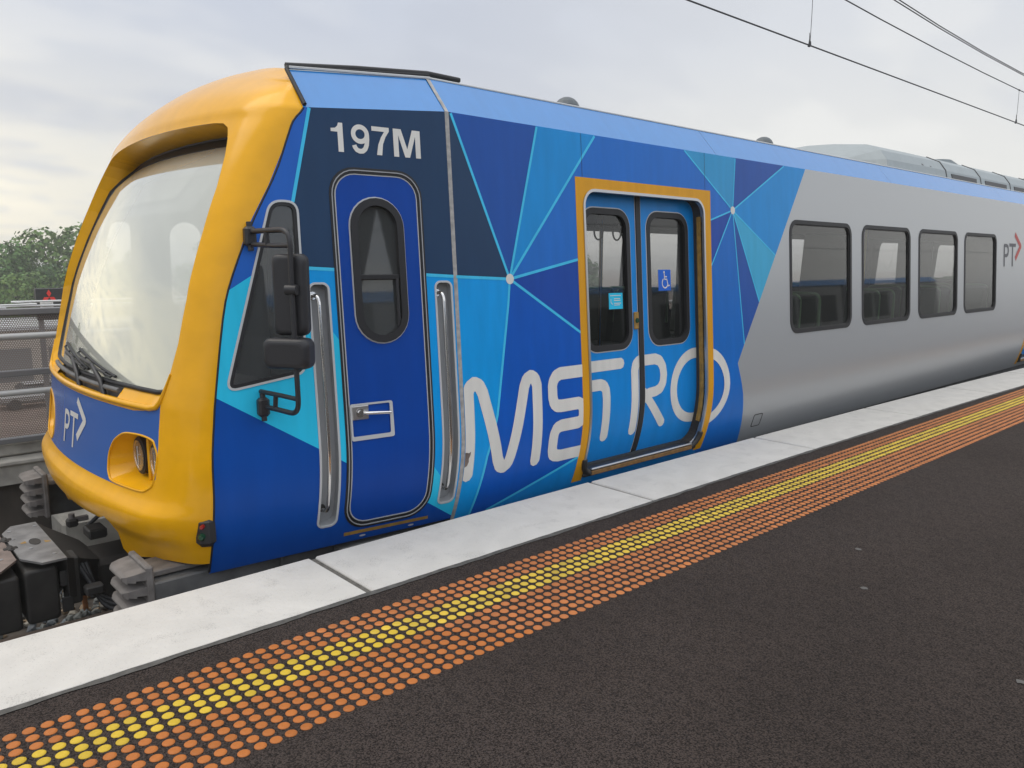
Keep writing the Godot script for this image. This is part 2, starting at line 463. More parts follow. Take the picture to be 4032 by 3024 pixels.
func skin(called: String, poly: PackedVector2Array, holes: Array, o: float, m: Material, parent: Node) -> MeshInstance3D:
	var st := begin()
	sheet(st, poly, holes, on(o), Vector3.BACK, ybands)
	return obj(called, st, m, parent)

func ring(called: String, outer: PackedVector2Array, inner: PackedVector2Array, o: float, depth: float, m: Material, parent: Node) -> MeshInstance3D:
	var st := begin()
	sheet(st, outer, [inner], on(o), Vector3.BACK, ybands)
	lip(st, inner, on(o), on(o - depth)); lip(st, outer, on(o), on(minf(0.0, o - 0.004)))
	return obj(called, st, m, parent)

func decal(called: String, pts: PackedVector2Array, w: float, o: float, m: Material, parent: Node, clip := PackedVector2Array(), end := Geometry2D.END_ROUND) -> MeshInstance3D:
	var st := begin()
	var s := stroke(pts, w, end)
	for p in s[0]:
		var ps: Array = [p] if clip.is_empty() else Geometry2D.intersect_polygons(p, clip)
		for q in ps: sheet(st, q, s[1], on(o), Vector3.BACK, ybands)
	return obj(called, st, m, parent)

# the moulded front: rows of [y at the centre, x at the centre, bulge, start of the corner, x at the seam, y at the seam]
func front_rows() -> void:
	mrows = [[-0.30, 0.03, 0.10, 0.72, 0.215, -0.30], [-0.12, -0.03, 0.115, 0.72, 0.213, -0.12], [0.03, -0.085, 0.11, 0.80, 0.214, 0.03], [0.12, -0.132, 0.10, 0.90, 0.215, 0.12],
		[0.215, -0.138, 0.09, 0.98, 0.215, 0.215], [0.305, -0.088, 0.09, 1.04, 0.216, 0.31], [0.50, -0.058, 0.09, 1.07, 0.217, 0.50], [0.70, -0.035, 0.09, 1.08, 0.240, 0.70],
		[0.80, -0.02, 0.09, 1.08, 0.254, 0.80], [1.17, 0.06, 0.085, 1.08, 0.318, 1.17], [1.36, 0.11, 0.08, 1.08, 0.374, 1.36], [1.64, 0.205, 0.08, 1.08, 0.490, 1.62],
		[1.88, 0.315, 0.08, 1.08, 0.620, 1.86], [2.05, 0.40, 0.08, 1.07, 0.690, 2.03], [2.15, 0.447, 0.08, 1.05, 0.728, 2.117], [2.22, 0.475, 0.08, 1.0, 0.784, 2.184],
		[2.33, 0.56, 0.07, 0.94, 0.785, 2.25], [2.44, 0.70, 0.05, 0.87, 0.786, 2.31], [2.52, 0.85, 0.0, 0.84, 0.787, 2.36], [2.565, 0.98, -0.1, 0.82, 0.787, 2.393]]

func frow(v: float) -> Array:
	v = clampf(v, 0.0, mrows.size() - 1.0)
	var i := clampi(floori(v), 0, mrows.size() - 2); var t := v - i
	var a = mrows[maxi(i - 1, 0)]; var b = mrows[i]; var c = mrows[i + 1]; var d = mrows[mini(i + 2, mrows.size() - 1)]
	var r := []
	for k in 6: r.append(0.5 * (2 * b[k] + (c[k] - a[k]) * t + (2 * a[k] - 5 * b[k] + 4 * c[k] - d[k]) * t * t + (3 * b[k] - a[k] - 3 * c[k] + d[k]) * t * t * t))
	return r

func seam_dz(r: Array) -> float:
	if r[5] <= 2.184: return ZW + prof(r[5]) - TAPER * (XJ - r[4]) - ZC
	return ZW + prof(2.184) - TAPER * (XJ - 0.784) - ZC - (r[5] - 2.184) * 0.86

func front(p: Vector2) -> Vector3:   # p.x: -1 .. 1 across from far seam to near seam, p.y: row
	var r := frow(p.y); var D := seam_dz(r); var au := minf(absf(p.x), 1.0)
	var x: float; var dz: float
	if au <= 0.72:
		dz = r[3] * au / 0.72; x = r[1] + r[2] * dz * dz
	else:
		var t := (au - 0.72) / 0.28
		var x0: float = r[1] + r[2] * r[3] * r[3]; var s: float = 2 * r[2] * r[3]
		var pd := D - 0.03
		var px := minf(x0 + s * (pd - r[3]), r[4] - 0.02 if r[4] > x0 else 9.0)
		dz = (1 - t) * (1 - t) * r[3] + 2 * t * (1 - t) * pd + t * t * D
		x = (1 - t) * (1 - t) * x0 + 2 * t * (1 - t) * px + t * t * r[4]
	return Vector3(x, r[0] + (r[5] - r[0]) * (dz / D) * (dz / D), ZC + (dz if p.x >= 0 else -dz))

func fv(y: float) -> float:   # the row at which the centre line has this height
	for i in mrows.size() - 1:
		if y <= mrows[i + 1][0]: return i + (y - mrows[i][0]) / (mrows[i + 1][0] - mrows[i][0])
	return mrows.size() - 1.0

func fuv(dz: float, y: float) -> Vector2:
	var v := fv(y); var r := frow(v); var a := absf(dz)
	var u: float
	if a <= r[3]: u = 0.72 * a / r[3]
	else:
		var D := seam_dz(r); var lo := 0.0; var hi := 1.0
		for k in 24:
			var t := (lo + hi) / 2
			var z: float = (1 - t) * (1 - t) * r[3] + 2 * t * (1 - t) * (D - 0.03) + t * t * D
			if z < a: lo = t
			else: hi = t
		u = 0.72 + 0.28 * lo
	return Vector2(u * signf(dz), v)

func fpoly(f: Array, mirror := false) -> PackedVector2Array:
	var p := PackedVector2Array()
	for i in f.size() / 2: p.append(fuv(f[2 * i], f[2 * i + 1]))
	if mirror:
		for i in range(f.size() / 2 - 1, -1, -1): p.append(fuv(-f[2 * i], f[2 * i + 1]))
	return p

func fon(back: float) -> Callable:
	return func(p: Vector2) -> Vector3: return front(p) + Vector3(back, 0, 0)

func recess(y: float) -> float: return 0.045 + 0.055 * (y - 0.8) + 0.10 * smoothstep(1.9, 2.15, y)

func gl(dz: float, y: float, more := 0.0) -> Vector3:   # a point on the windscreen glass
	var p := front(fuv(dz, y))
	return p + Vector3(recess(y) + more, 0, 0)

func fsheet(called: String, poly: PackedVector2Array, holes: Array, back: float, m: Material, parent: Node) -> MeshInstance3D:
	var st := begin()
	var us := []; var vs := []
	for i in 61: us.append(-1.0 + i / 30.0)
	us[0] = -1.0001; us[60] = 1.0001
	for i in 20 * 4: vs.append(i * 0.25)
	vs[-1] = 19.001
	sheet(st, poly, holes, fon(back), Vector3(-1, 0.3, 0.0), vs, us)
	return obj(called, st, m, parent)

# ---------------------------------------------------------------- ground, track, walls
func drift(x: float) -> float: return 0.0022 * maxf(0.0, x - 3.0) * maxf(0.0, x - 3.0)   # the platform edge bends a little towards the far end

func setting() -> void:
	var st := begin()
	quad(st, Vector3(-800, -7, -800), Vector3(800, -7, -800), Vector3(800, -7, 800), Vector3(-800, -7, 800), Vector3.UP)
	structure(obj("ground", st, M.ground))
	st = begin()
	bx(st, Vector3(20, -1.9, -2.2), Vector3(140, 1.3, 7.6))
	structure(obj("viaduct_deck", st, M.concrete_dark))
	# ballast: a bed with stones on it
	st = begin()
	quad(st, Vector3(-30, -1.17, -4.55), Vector3(70, -1.17, -4.55), Vector3(70, -1.17, -0.80), Vector3(-30, -1.17, -0.80), Vector3.UP)
	structure(obj("track_bed", st, M.concrete_dark))
	var stone := begin()
	var ph := (1.0 + sqrt(5.0)) / 2.0
	var vs := []
	for s in [-1.0, 1.0]:
		for t in [-1.0, 1.0]: vs.append_array([Vector3(0, s, t * ph), Vector3(s, t * ph, 0), Vector3(t * ph, 0, s)])
	for i in vs.size(): vs[i] = vs[i].normalized() * (0.75 + 0.5 * rng.randf()) * Vector3(1, 0.75, 0.9)
	for i in 12:
		for j in range(i + 1, 12):
			for k in range(j + 1, 12):
				var n: Vector3 = (vs[j] - vs[i]).cross(vs[k] - vs[i]).normalized()
				var sd := 0
				for l in 12:
					if l != i and l != j and l != k: sd += signi(int(signf((vs[l] - vs[i]).dot(n))))
				if absi(sd) == 9:
					if sd > 0: n = -n
					tri(stone, [vs[i], vs[j], vs[k]], [n, n, n])
	var mm := MultiMesh.new(); mm.transform_format = MultiMesh.TRANSFORM_3D; mm.use_colors = true
	mm.mesh = stone.commit()
	var sm := mat("stone", Color.WHITE, 0.85); sm.vertex_color_use_as_albedo = true
	mm.mesh.surface_set_material(0, sm)
	var tones := [Color(0.20, 0.21, 0.20), Color(0.26, 0.24, 0.20), Color(0.15, 0.17, 0.18), Color(0.30, 0.22, 0.14), Color(0.22, 0.23, 0.22), Color(0.12, 0.13, 0.14)]
	mm.instance_count = 5200
	for i in mm.instance_count:
		var r := 0.018 + 0.022 * rng.randf()
		var b := Basis.from_euler(Vector3(rng.randf() * TAU, rng.randf() * TAU, rng.randf() * TAU)).scaled(Vector3(r, r, r) * Vector3(1, 1, 1))
		mm.set_instance_transform(i, Transform3D(b, Vector3(-2.6 + 4.4 * rng.randf(), -1.17 + 0.05 * rng.randf(), -4.5 + 3.6 * rng.randf())))
		mm.set_instance_color(i, tones[rng.randi() % 6] * (0.8 + 0.4 * rng.randf()))
	var mi := MultiMeshInstance3D.new(); mi.multimesh = mm; mi.name = "ballast"; add_child(mi)
	mi.set_meta("kind", "stuff"); tag(mi, "grey and tan crushed stones lying between the rails", "ballast")
	for k in 2:
		st = begin()
		var z: float = ZC + [0.8, -0.8][k]
		bx(st, Vector3(20, -1.035, z), Vector3(100, 0.05, 0.07), 0.012); bx(st, Vector3(20, -1.11, z), Vector3(100, 0.1, 0.018)); bx(st, Vector3(20, -1.165, z), Vector3(100, 0.02, 0.14))
		var r := obj("rail", st, M.rail)
		tag(r, ["steel rail of the track on the side nearest the platform, under the train", "steel rail of the track on the side of the concrete wall"][k], "rail", "rails of the track")
	# rusty stake standing in the ballast
	var t := thing("survey_stake", "rusty orange steel stake standing in the ballast beside the coupler", "stake", Vector3(0.18, -1.15, -3.55))
	st = begin()
	bx(st, Vector3(-0.004, 0.1, 0), Vector3(0.032, 0.24, 0.03), 0.004, Basis(Vector3.BACK, 0.05)); obj("post", st, M.rust, t)
	st = begin()
	var loop := []
	for k in 13: loop.append(Vector3(-0.01 + 0.045 * cos(TAU * k / 12), 0.225, 0.02 * sin(TAU * k / 12)))
	tube(st, loop, 0.007, 6, false); obj("wire_loop", st, M.aluminium, t)
	# the parapet wall beyond the track
	t = thing("parapet_wall", "stepped grey concrete parapet wall beyond the track under the mesh fence", "wall", Vector3(0, 0, -4.8))
	st = begin(); bx(st, Vector3(15, -0.115, -0.20), Vector3(60, 0.10, 0.30), 0.012); obj("coping", st, M.concrete, t)
	st = begin(); bx(st, Vector3(15, -0.30, -0.27), Vector3(60, 0.266, 0.34), 0.01); obj("upper_step", st, M.concrete_mid, t)
	st = begin(); bx(st, Vector3(15, -0.195, 0.01), Vector3(60, 0.045, 0.2), 0.012); obj("ledge", st, M.concrete, t)
	st = begin(); bx(st, Vector3(15, -0.30, 0.0), Vector3(60, 0.16, 0.16), 0.004); obj("wall_face", st, M.concrete, t)
	st = begin(); bx(st, Vector3(15, -0.9, -0.17), Vector3(60, 1.02, 0.3)); obj("lower_face", st, M.concrete_dark, t)
	t = thing("cable_trough", "grey concrete cable trough lying along the foot of the parapet wall", "trough", Vector3(0, 0, -4.72))
	st = begin(); bx(st, Vector3(10.22, -0.93, 0.22), Vector3(20, 0.54, 0.44), 0.02); obj("trough", st, M.concrete, t)
	# the fence on it
	t = thing("mesh_fence", "grey steel fence with perforated mesh panels and two round handrails on the wall", "fence", Vector3(0, 0, -4.83))
	st = begin(); bx(st, Vector3(14, 1.03, 0), Vector3(56, 0.052, 0.09), 0.006); obj("top_beam", st, M.fence_steel, t)
	st = begin(); bx(st, Vector3(14, 0.525, 0.0), Vector3(56, 0.05, 0.06), 0.006); obj("middle_beam", st, M.fence_steel, t)
	st = begin(); bx(st, Vector3(14, -0.03, 0.0), Vector3(56, 0.045, 0.07), 0.006); obj("bottom_beam", st, M.fence_steel, t)
	for y in [0.835, 0.375]:
		st = begin(); tube(st, [Vector3(-14, y, 0.09), Vector3(14, y, 0.09), Vector3(42, y, 0.09)], 0.026, 10); obj("handrail", st, M.pipe_steel, t)
	for k in 16:
		st = begin(); bx(st, Vector3(-10.6 + 2.0 * k, 0.5, -0.06), Vector3(0.07, 1.05, 0.06), 0.005); obj("post", st, M.fence_steel, t)
	var holes := Image.create(64, 110, false, Image.FORMAT_RGBA8)
	for j in 110:
		for i in 64:
			var q := Vector2(i + 0.5, j + 0.5); var best := 99.0
			for c in [Vector2(16, 27.5), Vector2(48, 82.5), Vector2(80, 27.5), Vector2(-16, 82.5)]: best = minf(best, q.distance_to(c))
			holes.set_pixel(i, j, Color(1, 1, 1, 0.0 if best < 22.0 else 1.0))
	var pm := mat("perforated_sheet", lin(0.22, 0.175, 0.15), 0.7)
	pm.albedo_texture = ImageTexture.create_from_image(holes); pm.transparency = BaseMaterial3D.TRANSPARENCY_ALPHA_SCISSOR; pm.alpha_scissor_threshold = 0.5
	pm.uv1_scale = Vector3(1 / 0.018, 1 / 0.0312, 1)
	var sheet_mesh: Mesh
	for k in 15:
		st = begin()
		quad(st, Vector3(-0.965, -0.01, 0), Vector3(0.965, -0.01, 0), Vector3(0.965, 1.005, 0), Vector3(-0.965, 1.005, 0), Vector3.BACK)
		if sheet_mesh == null:
			sheet_mesh = st.commit(); sheet_mesh.surface_set_material(0, pm)
		inst("mesh_panel", sheet_mesh, null, t, Transform3D(Basis(), Vector3(-9.6 + 2.0 * k, 0, -0.01)))

func platform() -> void:
	var pf := Node3D.new(); pf.name = "platform"; add_child(pf); structure(pf)
	var st := begin()
	# asphalt top, cut along its bent edge
	var xs := [-14.0, -6.0, -2.0, 3.0]
	for k in 20: xs.append(4.0 + k * 1.6)
	var stain := FastNoiseLite.new(); stain.seed = 77; stain.frequency = 0.55; stain.fractal_octaves = 4
	var wear := FastNoiseLite.new(); wear.seed = 12; wear.frequency = 0.16; wear.fractal_octaves = 3
	var put := func(x: float, z: float) -> void:
		var v := 0.95 + 0.24 * stain.get_noise_2d(x, z * 1.4) + 0.22 * wear.get_noise_2d(x * 0.7, z * 1.6)
		st.set_color(Color(v, v * 0.985, v * 0.975)); st.set_normal(Vector3.UP); st.set_uv(Vector2(x, z)); st.add_vertex(Vector3(x, 0, z if z > -0.17 else -0.18 + drift(x)))
	var gx := [-14.0, -8.0, -4.0]; var gz := [-0.18]
	while gx[-1] < 16.0: gx.append(gx[-1] + 0.16)
	gx.append_array([18.0, 21.0, 25.0, 30.0, 36.0])
	gz.append(0.16)
	while gz[-1] < 5.0: gz.append(gz[-1] + 0.16)
	gz.append_array([6.0, 8.0, 10.2])
	for i in gx.size() - 1:
		for j in gz.size() - 1:
			var q := [[gx[i], gz[j]], [gx[i + 1], gz[j]], [gx[i + 1], gz[j + 1]], [gx[i], gz[j + 1]]]
			for k in [0, 1, 2, 0, 2, 3]: put.call(q[k][0], q[k][1])
	obj("asphalt", st, M.asphalt, pf)
	st = begin(); bx(st, Vector3(10.2, -0.85, 4.98), Vector3(48.4, 1.66, 11.0)); obj("platform_body", st, M.concrete_mid, pf)
	# chewing gum trodden flat on the asphalt
	var gum := RandomNumberGenerator.new(); gum.seed = 31
	for k in 14:
		st = begin(); var gr := 0.008 + 0.009 * gum.randf(); var gc := Vector3(0.2 + 7.0 * gum.randf(), 0.0025, 0.75 + 1.7 * gum.randf()); var ring_pts := []
		for i in 11: ring_pts.append(gc + Vector3(cos(TAU * i / 11), 0, sin(TAU * i / 11)) * gr * (0.75 + 0.5 * gum.randf()))
		for i in 11: tri(st, [gc + Vector3(0, 0.001, 0), ring_pts[i], ring_pts[(i + 1) % 11]], [Vector3.UP, Vector3.UP, Vector3.UP])
		obj("gum_spot", st, M.gum, pf)
	# joint filler bed under the coping slabs
	st = begin()
	for k in xs.size() - 1:
		var a: float = xs[k]; var b: float = xs[k + 1]
		quad(st, Vector3(a, -0.006, -0.715 + drift(a)), Vector3(b, -0.006, -0.715 + drift(b)), Vector3(b, -0.006, -0.17 + drift(b)), Vector3(a, -0.006, -0.17 + drift(a)), Vector3.UP)
	obj("joint_filler", st, M.joint_fill, pf)
	st = begin(); bx(st, Vector3(0, 0, 0), Vector3(1.970, 0.11, 0.54), 0.007)
	var slab := st.commit(); slab.surface_set_material(0, M.coping)
	for k in 20:
		var x := -7.417 + 2.0 * k + 1.0
		var sl := (drift(x + 1) - drift(x - 1)) / 2.0
		inst("coping_slab", slab, null, pf, Transform3D(Basis(Vector3.UP, -atan(sl)), Vector3(x + 0.002, -0.051 + 0.002 * rng.randf(), -0.448 + drift(x))))
	# ragged strip of sealant along the slabs
	st = begin()
	var n := FastNoiseLite.new(); n.seed = 3; n.frequency = 1.3; n.fractal_octaves = 4
	for k in 620:
		var a := -4.0 + k * 0.04; var b := a + 0.04
		var wa := 0.020 + 0.013 * n.get_noise_1d(a * 3); var wb := 0.020 + 0.013 * n.get_noise_1d(b * 3)
		var ea := -0.181 + 0.006 * n.get_noise_1d(a * 5 + 50); var eb := -0.181 + 0.006 * n.get_noise_1d(b * 5 + 50)
		quad(st, Vector3(a, 0.0055, ea + drift(a)), Vector3(b, 0.0055, eb + drift(b)), Vector3(b, 0.004, -0.174 + wb + drift(b)), Vector3(a, 0.004, -0.174 + wa + drift(a)), Vector3.UP)
	obj("sealant_strip", st, M.sealant, pf)
	# tactile studs: twelve rows, 50 mm apart; three orange, three yellow, six orange
	st = begin()
	var pr := [Vector2(0.0192, -0.002), Vector2(0.0187, 0.0016), Vector2(0.0150, 0.0040), Vector2(0.0120, 0.0050), Vector2(0.0110, 0.0047), Vector2(0.0, 0.0050)]
	for k in 16:
		for i in pr.size() - 1:
			var c := func(p: Vector2, a: int) -> Vector3: return Vector3(p.x * cos(TAU * a / 16), p.y, p.x * sin(TAU * a / 16))
			var d: Vector2 = pr[i + 1] - pr[i]
			var nn := func(a: int) -> Vector3: return Vector3(d.y * cos(TAU * a / 16), -d.x, d.y * sin(TAU * a / 16)).normalized()
			tri(st, [c.call(pr[i], k), c.call(pr[i + 1], k), c.call(pr[i + 1], k + 1)], [nn.call(k), nn.call(k), nn.call(k + 1)])
			if pr[i + 1].x > 0.0 or true: tri(st, [c.call(pr[i], k), c.call(pr[i + 1], k + 1), c.call(pr[i], k + 1)], [nn.call(k), nn.call(k + 1), nn.call(k + 1)])
	var stud := st.commit()
	var spots := []
	var view := cam.transform.affine_inverse()
	var ty := tan(deg_to_rad(cam.fov) / 2)
	for i in range(-30, 440):
		for j in 12:
			var p := Vector3(0.05 * i + rng.randf_range(-0.0016, 0.0016), 0.0, 0.05 * j + rng.randf_range(-0.0016, 0.0016))
			var c := view * p
			var seen := c.z < -0.1 and absf(c.x / c.z) < ty * 4.0 / 3.0 + 0.01 and absf(c.y / c.z) < ty + 0.01
			spots.append([c.length() + (0.0 if seen else 1000.0), p, j])
	spots.sort_custom(func(a, b): return a[0] < b[0])
	for k in 300:
		var s = spots[k]
		var key: String = ("stud_yellow%d" if s[2] >= 3 and s[2] < 6 else "stud_orange%d") % (0 if rng.randf() < 0.45 else rng.randi() % 4)
		var o := inst("tactile_stud", stud, M[key], pf, Transform3D(Basis(Vector3.UP, rng.randf() * TAU), s[1]))
	var mm := MultiMesh.new(); mm.transform_format = MultiMesh.TRANSFORM_3D; mm.use_colors = true; mm.mesh = stud.duplicate()
	var sm := mat("stud", Color.WHITE, 0.5); sm.vertex_color_use_as_albedo = true; mm.mesh.surface_set_material(0, sm)
	mm.instance_count = spots.size() - 300
	for k in mm.instance_count:
		var s = spots[k + 300]
		mm.set_instance_transform(k, Transform3D(Basis(), s[1]))
		var v := 0.82 + 0.28 * rng.randf() - (0.12 if rng.randf() < 0.15 else 0.0)
		mm.set_instance_color(k, Color(0.66 * v, 0.455 * v, 0.04 * v) if s[2] >= 3 and s[2] < 6 else Color(0.48 * v, 0.158 * v, 0.036 * v))
	var mi := MultiMeshInstance3D.new(); mi.multimesh = mm; mi.name = "tactile_studs"; pf.add_child(mi); mi.set_meta("kind", "stuff")
	mi.set_meta("label", "rows of orange and yellow tactile studs running off along the platform")

# ---------------------------------------------------------------- the train
func openings() -> Array:
	var h := [rrect(0.886, 0.0, 1.412, 1.914, 0.14), round_poly(V([0.585, 1.725, 0.715, 1.725, 0.712, 1.395, 0.697, 0.886, 0.310, 0.828]), 0.055),
		rrect(0.744, 0.05, 0.850, 1.329, 0.035), rrect(1.464, 0.05, 1.570, 1.329, 0.035)]
	for dx in [0.0, 9.42]: h.append(rrect(2.673 + dx, 0.0, 4.018 + dx, 1.905, 0.11))
	for x in window_xs(): h.append(rrect(x, 0.812, x + 1.178, 1.804, 0.115))
	return h

func window_xs() -> Array:
	var a := []
	for k in 4: a.append(5.294 + 1.409 * k)
	for k in 5: a.append(14.72 + 1.409 * k)
	return a

func train() -> void:
	front_rows()
	var t := thing("suburban_train", "blue, yellow and grey suburban train standing at the platform with closed doors", "train")
	livery(t)
	saloon(t)
	shell(t)
	cab_side(t)
	for k in 2: passenger_door(t, 9.42 * k)
	for x in window_xs(): side_window(t, x)
	nose(t)
	under(t)
	on_roof(t)

func livery(t: Node3D) -> void:
	var H := openings()
	var b := BELT
	var cab := [["blue_mid", [0.358, 1.302, 0.374, 1.36, 0.469, 1.599, 0.583, 1.799, 0.669, 1.98, 0.725, 2.112, 0.784, 2.186, 0.813, 2.1885, 0.696, 1.717, 0.60, 1.45]],
		["navy", [0.813, 2.1885, 1.592, 2.2525, 1.592, 1.354, 0.715, 1.405, 0.60, 1.45, 0.696, 1.717]],
		["cyan", [0.60, 1.45, 0.715, 1.405, 1.592, 1.354, 1.592, 0.05, 1.416, 0.287, 0.902, 1.017, 0.712, 1.28]],
		["cyan_light", [0.60, 1.45, 0.712, 1.28, 0.902, 1.017, 1.416, 0.287, 1.592, 0.05, 1.592, -0.055, 1.408, 0.067, 0.895, 0.389, 0.736, 0.494, 0.258, 0.80, 0.31, 1.145, 0.358, 1.302]],
		["blue_cab", [0.258, 0.80, 0.736, 0.494, 0.895, 0.389, 1.408, 0.067, 1.592, -0.055, 1.592, -0.07, 0.215, -0.09, 0.216, 0.497]]]
	var body := [["navy", [1.604, b, 1.625, b, 2.006, 1.335, 1.604, 1.353]], ["blue_dark", [1.625, b, 2.282, b, 2.006, 1.335]], ["cyan_mid", [2.282, b, 2.806, b, 2.006, 1.335]],
		["blue_body", [2.006, 1.335, 2.806, b, 3.783, b, 4.41, 1.843, 4.06, 1.745, 3.35, 1.5, 2.66, 1.465]],
		["blue_deep", [2.006, 1.335, 2.66, 1.465, 3.35, 1.5, 2.66, 0.95]],
		["blue_low", [2.006, 1.335, 2.66, 0.95, 3.35, 1.5, 3.35, 0.3, 2.66, 0.165, 2.621, 0.153, 1.83, -0.09, 1.725, -0.09, 1.784, 0.294, 1.86, 0.535, 1.984, 1.183]],
		["cyan", [1.604, 1.353, 2.006, 1.335, 1.984, 1.183, 1.86, 0.535, 1.784, 0.294, 1.725, -0.09, 1.604, -0.09]],
		["cyan_low", [1.83, -0.09, 2.621, 0.153, 2.66, 0.165, 3.35, 0.3, 4.0, -0.02, 4.07, -0.09]],
		["blue_right", [4.41, 1.843, 4.03, 1.306, 3.35, 1.5, 3.35, 0.3, 4.0, -0.02, 4.07, -0.09, 4.668, -0.09, 4.543, 0.358, 4.45, 0.624, 4.549, 0.771]],
		["blue_deep", [4.41, 1.843, 4.06, 1.745, 3.35, 1.5, 4.03, 1.306]],
		["teal", [3.783, b, 4.458, b, 4.41, 1.843]], ["blue_dark", [4.458, b, 5.212, b, 4.41, 1.843]], ["cyan_mid", [5.212, b, 5.582, b, 5.055, 1.494, 4.41, 1.843]],
		["teal_low", [4.41, 1.843, 5.055, 1.494, 4.786, 1.106]], ["blue_dark", [4.41, 1.843, 4.786, 1.106, 4.549, 0.771]],
		["side_grey", [5.582, b, XE, b, XE, -0.09, 4.668, -0.09, 4.543, 0.358, 4.45, 0.624, 4.549, 0.771, 4.786, 1.106, 5.055, 1.494]]]
	for c in cab: panels("cab_side_panel", V(c[1]), H, 0.0, M[c[0]], t)
	for c in body: panels("body_side_panel", V(c[1]), H, 0.0, M[c[0]], t)
	# pale blue lines and the two white nodes of the pattern
	var W := 0.017
	var lines := [[0.813, 2.186, 0.696, 1.725], [0.716, 1.405, 0.886, 1.396], [1.414, 1.365, 1.586, 1.355], [1.604, 1.353, 2.006, 1.335], [1.625, 2.248, 2.006, 1.335], [2.282, 2.248, 2.006, 1.335],
		[2.804, 2.248, 2.006, 1.335], [2.006, 1.335, 2.603, 1.452], [2.006, 1.335, 2.603, 0.983], [2.006, 1.335, 1.984, 1.183, 1.86, 0.535, 1.784, 0.294, 1.727, -0.08], [1.86, -0.08, 2.603, 0.148],
		[4.41, 1.843, 3.785, 2.248], [4.41, 1.843, 4.458, 2.248], [4.41, 1.843, 5.208, 2.248], [4.41, 1.843, 4.103, 1.757], [4.41, 1.843, 4.103, 1.41], [4.41, 1.843, 4.549, 0.775], [4.41, 1.843, 5.052, 1.496], [4.41, 1.843, 4.787, 1.11]]
	for i in lines.size():
		var st := begin()
		var p := V(lines[i])
		for s in stroke(p, W if i < 11 else 0.012, Geometry2D.END_BUTT)[0]: sheet(st, s, H, on(0.0012), Vector3.BACK, ybands)
		obj("pattern_line", st, M.line_cyan, t)
	for c in [Vector2(2.006, 1.335), Vector2(4.41, 1.843)]:
		var st := begin(); var p := PackedVector2Array()
		for k in 24: p.append(c + Vector2(cos(TAU * k / 24), sin(TAU * k / 24)) * 0.031)
		sheet(st, p, [], on(0.0024), Vector3.BACK, ybands)
		obj("pattern_node", st, M.letter, t)
	for x in [2.672, 4.035]:
		var sm := begin(); sheet(sm, V([x - 0.0015, 1.98, x + 0.0015, 1.98, x + 0.0015, BELT, x - 0.0015, BELT]), [], on(0.002), Vector3.BACK, ybands); obj("panel_seam", sm, M.brown_black_metal, t)
	# the joint between cab and saloon
	var st := begin()
	sheet(st, V([1.585, -0.1, 1.611, -0.1, 1.611, b, 1.585, b]), [], on(0.001), Vector3.BACK, ybands)
	obj("joint_strip", st, M.joint_grey, t)
	# lettering along the side
	var word := thing_part("lettering", t)
	decal("letter_m", V([1.643, 0.20, 1.643, 0.69, 1.658, 0.722, 1.693, 0.74, 1.728, 0.724, 1.752, 0.68, 1.87, 0.262, 1.893, 0.217, 1.925, 0.203, 1.957, 0.222, 1.972, 0.262, 2.083, 0.68, 2.106, 0.724, 2.143, 0.74, 2.175, 0.722, 2.19, 0.68, 2.19, 0.20]), 0.081, 0.0024, M.letter, word, V([1.6135, -1, 3, -1, 3, 3, 1.6135, 3]))
	skin("scuff", V([1.6145, 0.255, 1.632, 0.262, 1.643, 0.285, 1.641, 0.305, 1.652, 0.325, 1.655, 0.345, 1.641, 0.338, 1.628, 0.342, 1.6145, 0.345]), [], 0.0034, M.plate_rust, word)
	decal("letter_e", V([2.68, 0.733, 2.40, 0.733, 2.36, 0.72, 2.335, 0.69, 2.325, 0.66, 2.325, 0.59, 2.335, 0.55, 2.36, 0.53, 2.40, 0.525, 2.56, 0.525, 2.59, 0.51, 2.602, 0.48, 2.602, 0.44, 2.59, 0.41, 2.56, 0.396, 2.40, 0.396, 2.36, 0.385, 2.34, 0.35, 2.335, 0.31, 2.335, 0.25, 2.345, 0.215, 2.37, 0.2, 2.41, 0.192, 2.68, 0.192]), 0.081, 0.0024, M.letter, word, V([1.7, -1, 2.605, -1, 2.605, 3, 1.7, 3]))
	decal("letter_o", ellipse(4.007, 0.472, 0.286, 0.271), 0.08, 0.0024, M.letter, word, V([4.102, -1, 6, -1, 6, 3, 4.102, 3]), Geometry2D.END_JOINED)
	# running number over the driver's door
	var num := thing_part("running_number", t)
	var glyphs := [["digit_one", 0.917, 0.981, 0.38, [0.0, 0.68, 0.21, 0.68, 0.21, 0.0, 0.38, 0.0, 0.38, 1.0, 0.245, 1.0, 0.215, 0.89, 0.14, 0.81, 0.0, 0.79]],
		["digit_seven", 1.140, 1.239, 0.60, [0, 0.84, 0.43, 0.84, 0.31, 0.64, 0.2, 0.35, 0.14, 0.0, 0.32, 0.0, 0.37, 0.40, 0.47, 0.66, 0.60, 0.87, 0.60, 1.0, 0, 1.0]],
		["letter_m", 1.262, 1.421, 0.84, [0, 0, 0.155, 0, 0.155, 0.78, 0.345, 0, 0.495, 0, 0.685, 0.78, 0.685, 0, 0.84, 0, 0.84, 1.0, 0.595, 1.0, 0.42, 0.30, 0.245, 1.0, 0, 1.0]]]
	for g in glyphs:
		var p := PackedVector2Array()
		for v in V(g[4]): p.append(Vector2(lerpf(g[1], g[2], v.x / g[3]), lerpf(1.986, 2.130, v.y)))
		skin(g[0], p, [], 0.0024, M.letter, num)
	var nine := thing_part("digit_nine", num)
	decal("bowl", ellipse(1.0745, 2.083, 0.0375, 0.0365), 0.024, 0.0024, M.letter, nine, PackedVector2Array(), Geometry2D.END_JOINED)
